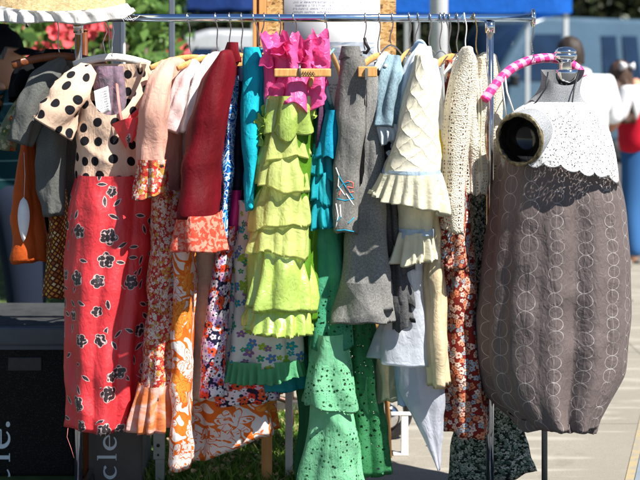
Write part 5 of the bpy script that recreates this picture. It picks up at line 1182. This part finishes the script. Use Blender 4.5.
# ------------------------------------------------------------------ street things farther back
YL2 = 9.0; g = thing('lamp_post', 'thick pale grey lamp post rising behind the rail', 'lamp post', (WX(439, YL2), YL2, 0))
mg = plain('grey_paint', (.62, .64, .66), .4, 0, .06)
mb = MB(); mb.tube([(WX(439, YL2), YL2, .25), (WX(439, YL2), YL2, 4.6)], [.056, .050], 24); mb.build('shaft', mg, g)
mb = MB(); mb.lathe([(.12, .004), (.12, .03), (.085, .05), (.08, .25), (.058, .27)], (WX(439, YL2), YL2, 0), 24); mb.build('base', mg, g)
mb = MB(); mb.lathe([(.05, 4.6), (.16, 4.62), (.19, 4.9), (.10, 5.02), (.002, 5.05)], (WX(439, YL2), YL2, 0), 20); mb.build('lantern', mg, g)
def tent(label, x0, x1, y0, y1, z0, z1, zr, mat, leg, legs='abcd', lw=.024):
    g = thing('canopy_tent', label, 'tent', ((x0+x1)/2, (y0+y1)/2, 0))
    mb = MB(); n = 12
    cx, cy = (x0+x1)/2, (y0+y1)/2
    V = []
    for i in range(n+1):
        row = []
        for j in range(n+1):
            a, b = i/n*2-1, j/n*2-1; m = max(abs(a), abs(b)); row.append((cx+b*(x1-x0)/2, cy+a*(y1-y0)/2, z1+(zr-z1)*(1-m)**1.15))
        V.append(row)
    mb.grid(V); mb.build('roof', mat, g)
    mb = MB()
    P = [(x0, y0), (x1, y0), (x1, y1), (x0, y1), (x0, y0)]; top = []; bot = []
    for k in range(4):
        for q in np.linspace(0, 1, 14, endpoint=False):
            x = P[k][0]*(1-q)+P[k+1][0]*q; y = P[k][1]*(1-q)+P[k+1][1]*q; top.append((x, y, z1-.002)); bot.append((x+.01*math.sin(q*40), y+.012*math.sin(q*33), z0+.008*math.sin(q*60)))
    mb.grid([top, bot], closed=True); mb.build('valance', mat, g)
    for ch, (x, y) in zip('abcd', P[:4]):
        if ch not in legs: continue
        ix = .05 if x == x0 else -.05; iy = .05 if y == y0 else -.05
        mb = MB(); mb.box((x+ix-lw, y+iy-lw, .01), (x+ix+lw, y+iy+lw, z1-.01), bev=.004); mb.build('leg', leg, g)
m_blue = FM('tent_blue', c_(.012, .13, .55), .6, .35); m_dkblue = FM('tent_dark_blue', c_(.01, .035, .16), .6, .1)
m_leg = plain('tent_leg', (.55, .58, .58), .4, .3, .05)
tent('blue canopy tent on pale legs above the van at right', WX(300, 14.5), WX(572, 14.5), 14.5, 17.3, WZ(13, 14.5), WZ(-12, 14.5), 2.9, m_blue, m_leg)
tent('unseen dark blue canopy added to shade the man in the black cap', -3.0, -.51, 5.62, 7.75, 2.02, 2.16, 2.8, m_dkblue, plain('dark_leg', (.10, .12, .15), .5), 'abd', .011)  # roof out of view, added to keep the man at the left in shade
tent('dark blue canopy tent beyond the red flowering bushes', WX(95, 14), WX(252, 14), 14, 15.6, WZ(9, 14), WZ(-14, 14), 2.8, m_dkblue, m_leg, 'cd')
tent('green canopy tent far behind the chipboard', WX(300, 20), WX(421, 20), 20, 22.5, WZ(10, 20), WZ(-20, 20), 3.2, FM('tent_green', c_(.02, .26, .14), .6, .3), m_leg)
# leg of a stall frame, grey, behind the polka dot dress
YQ = 5.9; g = thing('stall_frame', 'grey aluminium stall upright behind the white padded hanger', 'upright', (WX(117, YQ), YQ, 0))
mb = MB(); mb.box((WX(112.5, YQ), YQ-.02, .005), (WX(121, YQ), YQ+.02, 1.75), bev=.003); mb.build('upright', plain('aluminium', (.42, .42, .44), .4, .5, .08), g)
mb = MB(); mb.box((WX(121.3, YQ), YQ-.022, .005), (WX(125, YQ), YQ+.022, 1.75), bev=.003); mb.build('white_edge', m_white_plastic, g)

def vehicle(name, label, cat, O, yaw, L, Wd, prof, col, side_wins, front_win, wheels, rear=True):
    """side profile (along, height) swept across the width; local x runs from the nose back"""
    g = thing(name, label, cat, O); c, s = math.cos(yaw), math.sin(yaw)
    def P(x, y, z): return (O[0]+c*x-s*y, O[1]+s*x+c*y, z)
    bm = bmesh.new(); vs = [bm.verts.new((x, 0, z)) for x, z in prof]; f = bm.faces.new(vs)
    r = bmesh.ops.extrude_face_region(bm, geom=[f]); nv = [v for v in r['geom'] if isinstance(v, bmesh.types.BMVert)]
    bmesh.ops.translate(bm, verts=nv, vec=(0, Wd, 0)); bmesh.ops.recalc_face_normals(bm, faces=bm.faces)
    for v in bm.verts:
        if v.co.z > 1.0: v.co.y = Wd/2+(v.co.y-Wd/2)*(1-.10*(v.co.z-1.0))   # tumblehome
    bmesh.ops.bevel(bm, geom=list(bm.edges), offset=.07, segments=4, profile=.5, affect='EDGES')
    for v in bm.verts: v.co = Vector(P(*v.co))
    mb = MB(); mb.bm(bm, flat=False); mb.build('body', col, g)
    gl = plain(name+'_glass', (.008, .02, .05), .06, 0, .2, 3)
    for w in side_wins:
        mb = MB(); yy = -.012
        def inset(z): return .10*max(0, z-1.0)*Wd/2-.012
        bm = bmesh.new(); q = [bm.verts.new(P(x, inset(z), z)) for x, z in w]; q2 = [bm.verts.new(P(x, inset(z)+.03, z)) for x, z in w]; n = len(w)
        bm.faces.new(q); [bm.faces.new((q[i], q[(i+1) % n], q2[(i+1) % n], q2[i])) for i in range(n)]
        mb.bm(bm); mb.build('window', gl, g)
    (x0, z0), (x1, z1) = front_win
    nx, nz = -(z1-z0), (x1-x0); ln = math.hypot(nx, nz); nx, nz = nx/ln*.015, nz/ln*.015
    mb = MB(); mb.add([P(x0+nx, .12, z0+nz), P(x0+nx, Wd-.12, z0+nz), P(x1+nx, Wd-.2, z1+nz), P(x1+nx, .2, z1+nz)], [(0, 1, 2, 3)]); mb.build('windscreen', gl, g, thick=.01)
    for wx_ in wheels:
        for yy in (.08, Wd-.08):
            mb = MB(); mb.tube([P(wx_+.24*math.cos(a), yy, .31+.24*math.sin(a)) for a in np.linspace(0, TAU, 29)], .075, 10, cap=False); w_ = mb.build('wheel', m_black, g)
            mb = MB(); sg = -1 if yy < .5 else 1; mb.tube([P(wx_, yy+sg*.05, .31), P(wx_, yy-sg*.05, .31)], .18, 20); mb.build('rim', plain('rim_metal', (.5, .5, .52), .3, .9), w_)
    for yy in (.22, Wd-.22):
        mb = MB(); mb.tube([P(-.012, yy, .78), P(.03, yy, .78)], .09, 18); mb.build('headlight', m_chrome, g)
    mb = MB(); mb.box((-.04, .05, .36), (.08, Wd-.05, .50), bev=.02); mb.v = [P(*p) for p in mb.v]; mb.build('bumper', m_black, g)
    mb = MB(); mb.box((1.02, -.035, .98), (1.16, .0, 1.01), bev=.008); mb.v = [P(*p) for p in mb.v]; mb.build('door_handle', m_chrome, g)
    mb = MB(); bm = bmesh.new(); mb.box((.50, -.20, 1.12), (.58, -.03, 1.28), bev=.02); mb.v = [P(*p) for p in mb.v]; mb.build('mirror', m_black, g)
    return g
vb = plain('van_blue', (.062, .108, .155), .25, .1, .05, 2, Coat_Weight=.4)
VY = 21.0; O = (WX(470, VY), VY-.7, 0)
prof = [(0, .32), (0, .85), (.12, 1.02), (.30, 1.14), (.92, 2.02), (1.15, 2.09), (2.85, 2.06), (2.98, 1.95), (3.05, 1.0), (3.06, .32)]
vehicle('van', 'blue grey van with slanted windscreen parked behind the man in white', 'van', O, R(24), 3.06, 1.7, prof, vb,
        [[(.58, 1.20), (1.42, 1.20), (1.42, 1.84), (.98, 1.84)], [(2.10, 1.16), (2.36, 1.16), (2.33, 1.82), (2.07, 1.82)], [(2.47, 1.16), (2.74, 1.16), (2.69, 1.82), (2.43, 1.82)]], ((.34, 1.20), (.90, 1.98)), (.62, 2.45))
vs_ = plain('silver_paint', (.42, .44, .46), .3, .3, .04, 2)
VY = 16.5; O = (WX(74, VY), VY-.3, 0)
prof = [(0, .32), (0, .80), (.15, .98), (.75, 1.06), (1.25, 1.74), (1.5, 1.83), (3.2, 1.80), (3.45, 1.68), (3.7, 1.1), (3.72, .32)]
vehicle('car', 'silver people carrier parked beyond the red flowering bushes', 'car', O, R(8), 3.72, 1.7, prof, vs_,
        [[(.98, 1.12), (1.62, 1.12), (1.62, 1.62), (1.34, 1.62)], [(1.72, 1.12), (2.45, 1.12), (2.45, 1.62), (1.72, 1.62)], [(2.55, 1.12), (3.35, 1.12), (3.22, 1.6), (2.55, 1.62)]], ((.80, 1.12), (1.22, 1.69)), (.75, 2.95))

# ------------------------------------------------------------------ planting
def leafcloud(mb, centres, n, size, seed, mi=0):
    g = np.random.default_rng(seed); V = []; Fc = []; UV = []
    C = np.array([c[:3] for c in centres]); Rr = np.array([c[3] for c in centres]); pk = g.integers(0, len(C), n)
    d = g.normal(0, 1, (n, 3)); d /= np.linalg.norm(d, axis=1, keepdims=True); rad = g.uniform(.45, 1.05, n)
    P = C[pk]+d*(Rr[pk]*rad)[:, None]
    A = g.normal(0, 1, (n, 3)); A /= np.linalg.norm(A, axis=1, keepdims=True); B = np.cross(A, d+.3*g.normal(0, 1, (n, 3))); B /= np.linalg.norm(B, axis=1, keepdims=True)+1e-9
    s = size*g.uniform(.6, 1.3, n); tone = g.uniform(0, 1, n)
    for i in range(n):
        b = len(V); a_, b_ = A[i]*s[i], B[i]*s[i]*.45
        V += [tuple(P[i]-a_), tuple(P[i]+b_), tuple(P[i]+a_), tuple(P[i]-b_)]; UV += [(tone[i], 0)]*4; Fc.append((b, b+1, b+2, b+3))
    mb.add(V, Fc, UV, mi)
def leafmat(name, a, b, c):
    t = T(name); x = t.xyz(t.uv())[0]; col = t.ramp(x, [(0, a), (.5, b), (1, c)], 'LINEAR')
    tr = t.n('ShaderNodeBsdfTranslucent'); t.l(col, tr.inputs[0]); return t.end(t.shmix(.25, t.principled(col, .5, spec=.4), tr.outputs[0]))
m_leafd = leafmat('dark_foliage', (.016, .026, .010), (.028, .040, .014), (.05, .055, .022))
m_leafm = leafmat('bush_foliage', (.05, .11, .025), (.10, .20, .04), (.17, .28, .07))
m_bark = plain('bark', (.09, .065, .045), .9, 0, .3, 14, bump=.4)
m_redfl = FM('red_petals', c_(.78, .13, .15), .7, .3)
def tree(label, x, y, h, r, seed, n=3200, mat=None):
    g = thing('tree', label, 'tree', (x, y, 0), 'dark trees across the road'); q = np.random.default_rng(seed)
    mb = MB(); mb.tube([(x, y, 0), (x+.06, y, h*.25), (x-.05, y+.04, h*.5), (x+.02, y, h*.8)], [.20, .15, .11, .03], 10)
    for i in range(6):
        a = q.uniform(0, TAU); z = h*q.uniform(.25, .6); mb.tube([(x, y, z), (x+math.cos(a)*r*.4, y+math.sin(a)*r*.4, z+.35), (x+math.cos(a)*r*.75, y+math.sin(a)*r*.75, z+.9)], [.07, .05, .02], 7)
    mb.build('trunk', m_bark, g)
    cs = [(x+q.normal(0, r*.45), y+q.normal(0, r*.4), h*.5+q.uniform(-.42, .45)*h, r*q.uniform(.28, .5)) for _ in range(26)]
    mb = MB(); leafcloud(mb, cs, n, .15, seed); mb.build('crown', mat or m_leafd, g)
tl = ['tall dark tree at the picture\'s far left', 'dark tree behind the wall and the left bushes', 'dark tree above the silver car', 'dark tree behind the notice board', 'dark tree behind the green canopy', 'dark tree left of the lamp post', 'dark tree just above the blue van\'s roof', 'dark tree at the van\'s tail', 'dark tree at the far right edge']
for i, x in enumerate(np.linspace(-8.5, 8.5, 9)): tree(tl[i], x+.3*math.sin(i*5), 26+1.2*math.sin(i*3), 5.5+.6*math.sin(i*2.2), 1.9, 60+i)
def hedge(name, label, x0, x1, y, h, n, mat, seed, size=.09):
    g = thing(name, label, 'hedge', ((x0+x1)/2, y, 0)); q = np.random.default_rng(seed)
    cs = [(q.uniform(x0, x1), y+q.normal(0, .15), q.uniform(.1, h), q.uniform(.25, .42)) for _ in range(int((x1-x0)*h*7))]
    mb = MB(); leafcloud(mb, cs, n, size, seed); mb.build('foliage', mat, g)
    mb = MB()
    for i in range(int((x1-x0)/.6)+1): mb.tube([(x0+.6*i, y, 0), (x0+.6*i+.05, y+.05, h*.6), (x0+.6*i-.05, y, h*.9)], [.04, .03, .012], 6)
    mb.build('stems', m_bark, g)
hedge('hedge', 'tall dark hedge along the far side of the road', -9.5, 9.5, 25, 3.4, 24000, m_leafd, 91, .13)
gb = 'red flowering bushes behind the rack'
for i, (px, py, r, Y, lab) in enumerate(((40, 45, .42, 10.6, 'flowering bush beside the black cap'), (95, 48, .5, 9.4, 'flowering bush behind the stall upright'), (126, 44, .34, 9.8, 'bright green bush with red blooms left of the silver car'), (164, 50, .16, 10.4, 'bush with the biggest red flower cluster by the silver car'), (14, 50, .35, 11.6, 'bush behind the black cap\'s peak'))):
    x, y, z = W(px, py, Y); g = thing('flowering_bush', lab, 'bush', (x, y, 0), gb); q = np.random.default_rng(40+i)
    mb = MB()
    for k in range(7): a = q.uniform(0, TAU); mb.tube([(x+.05*math.cos(a), y+.05*math.sin(a), 0), (x+.2*math.cos(a), y+.2*math.sin(a), z*.5), (x+.35*math.cos(a), y+.35*math.sin(a), z)], [.025, .02, .01], 6)
    mb.build('stems', m_bark, g)
    cs = [(x+q.normal(0, r*.55), y+q.normal(0, r*.5), max(.25, z-.25+q.normal(0, .42)), q.uniform(.14, .26)) for _ in range(26)]+[(x+q.normal(0, r*.5), y+q.normal(0, r*.4), q.uniform(.2, 1.2), .26) for _ in range(18)]
    mb = MB(); leafcloud(mb, cs, 4200, .055, 40+i); mb.build('leaves', m_leafm, g)
    for k in range(5 if i == 3 else 3):
        fx, fz = q.normal(0, r*.55), q.uniform(-.12, .24); mb = MB()
        for j in range(16): petal(mb, (x+fx+q.normal(0, .035), y-r*.75+q.normal(0, .04), z+fz+q.normal(0, .04)), .032, (q.normal(0, .8), -1, q.normal(.4, .6)), 700+k*20+j, cup=.5, n=3)
        mb.build('bloom', m_redfl, g)
g = thing('garden_wall', 'pale rendered wall far behind the black cap', 'wall', (-3.4, 15.2, 0)); mb = MB(); mb.box((-5.6, 15.2, 0), (-2.7, 15.5, 1.72), bev=.01); mb.build('masonry', plain('pale_render', (.58, .54, .46), .9, 0, .08, 2), g)
mb = MB(); mb.box((-5.65, 15.15, 1.722), (-2.65, 15.55, 1.80), bev=.01); mb.build('coping', plain('coping_stone', (.5, .47, .42), .9), g)

# ------------------------------------------------------------------ light, sky, camera
AZ, EL = R(48), R(52)          # sun in front of the rack, to the right of the camera
sd = Vector((math.sin(AZ)*math.cos(EL), -math.cos(AZ)*math.cos(EL), math.sin(EL)))
L = bpy.data.lights.new('sun', 'SUN'); L.energy = 5.0; L.angle = R(.53); L.color = (1, .955, .88)
so = bpy.data.objects.new('sun', L); COL.objects.link(so); so.rotation_euler = (-sd).to_track_quat('-Z', 'Y').to_euler(); so.location = (4, -5, 9)
w = bpy.data.worlds.new('World'); SC.world = w; w.use_nodes = True; nt = w.node_tree; nt.nodes.clear()
sk = nt.nodes.new('ShaderNodeTexSky'); sk.sky_type = 'NISHITA'; sk.sun_disc = False; sk.ozone_density = 2.5; sk.dust_density = 0.0; sk.sun_elevation = EL; sk.sun_rotation = PI-AZ
bg = nt.nodes.new('ShaderNodeBackground'); bg.inputs[1].default_value = .05; ou = nt.nodes.new('ShaderNodeOutputWorld')
nt.links.new(sk.outputs[0], bg.inputs[0]); nt.links.new(bg.outputs[0], ou.inputs[0])
cam = bpy.data.cameras.new('camera'); co = bpy.data.objects.new('camera', cam); COL.objects.link(co); SC.camera = co
co.location = (0, 0, CAMZ); co.rotation_euler = (PI/2, 0, 0); cam.sensor_width = 36; cam.lens = F/640*36; cam.shift_y = (HY-240)/640
cam.clip_start = .1; cam.clip_end = 800; cam.dof.use_dof = True; cam.dof.focus_distance = 4.85; cam.dof.aperture_fstop = 3.6
SC.view_settings.view_transform = 'Standard'; SC.view_settings.look = 'None'; SC.view_settings.exposure = 1.05; SC.view_settings.gamma = 1; SC.view_settings.use_curve_mapping = False
SC.cycles.max_bounces = 8; SC.cycles.transparent_max_bounces = 24; SC.cycles.use_denoising = True
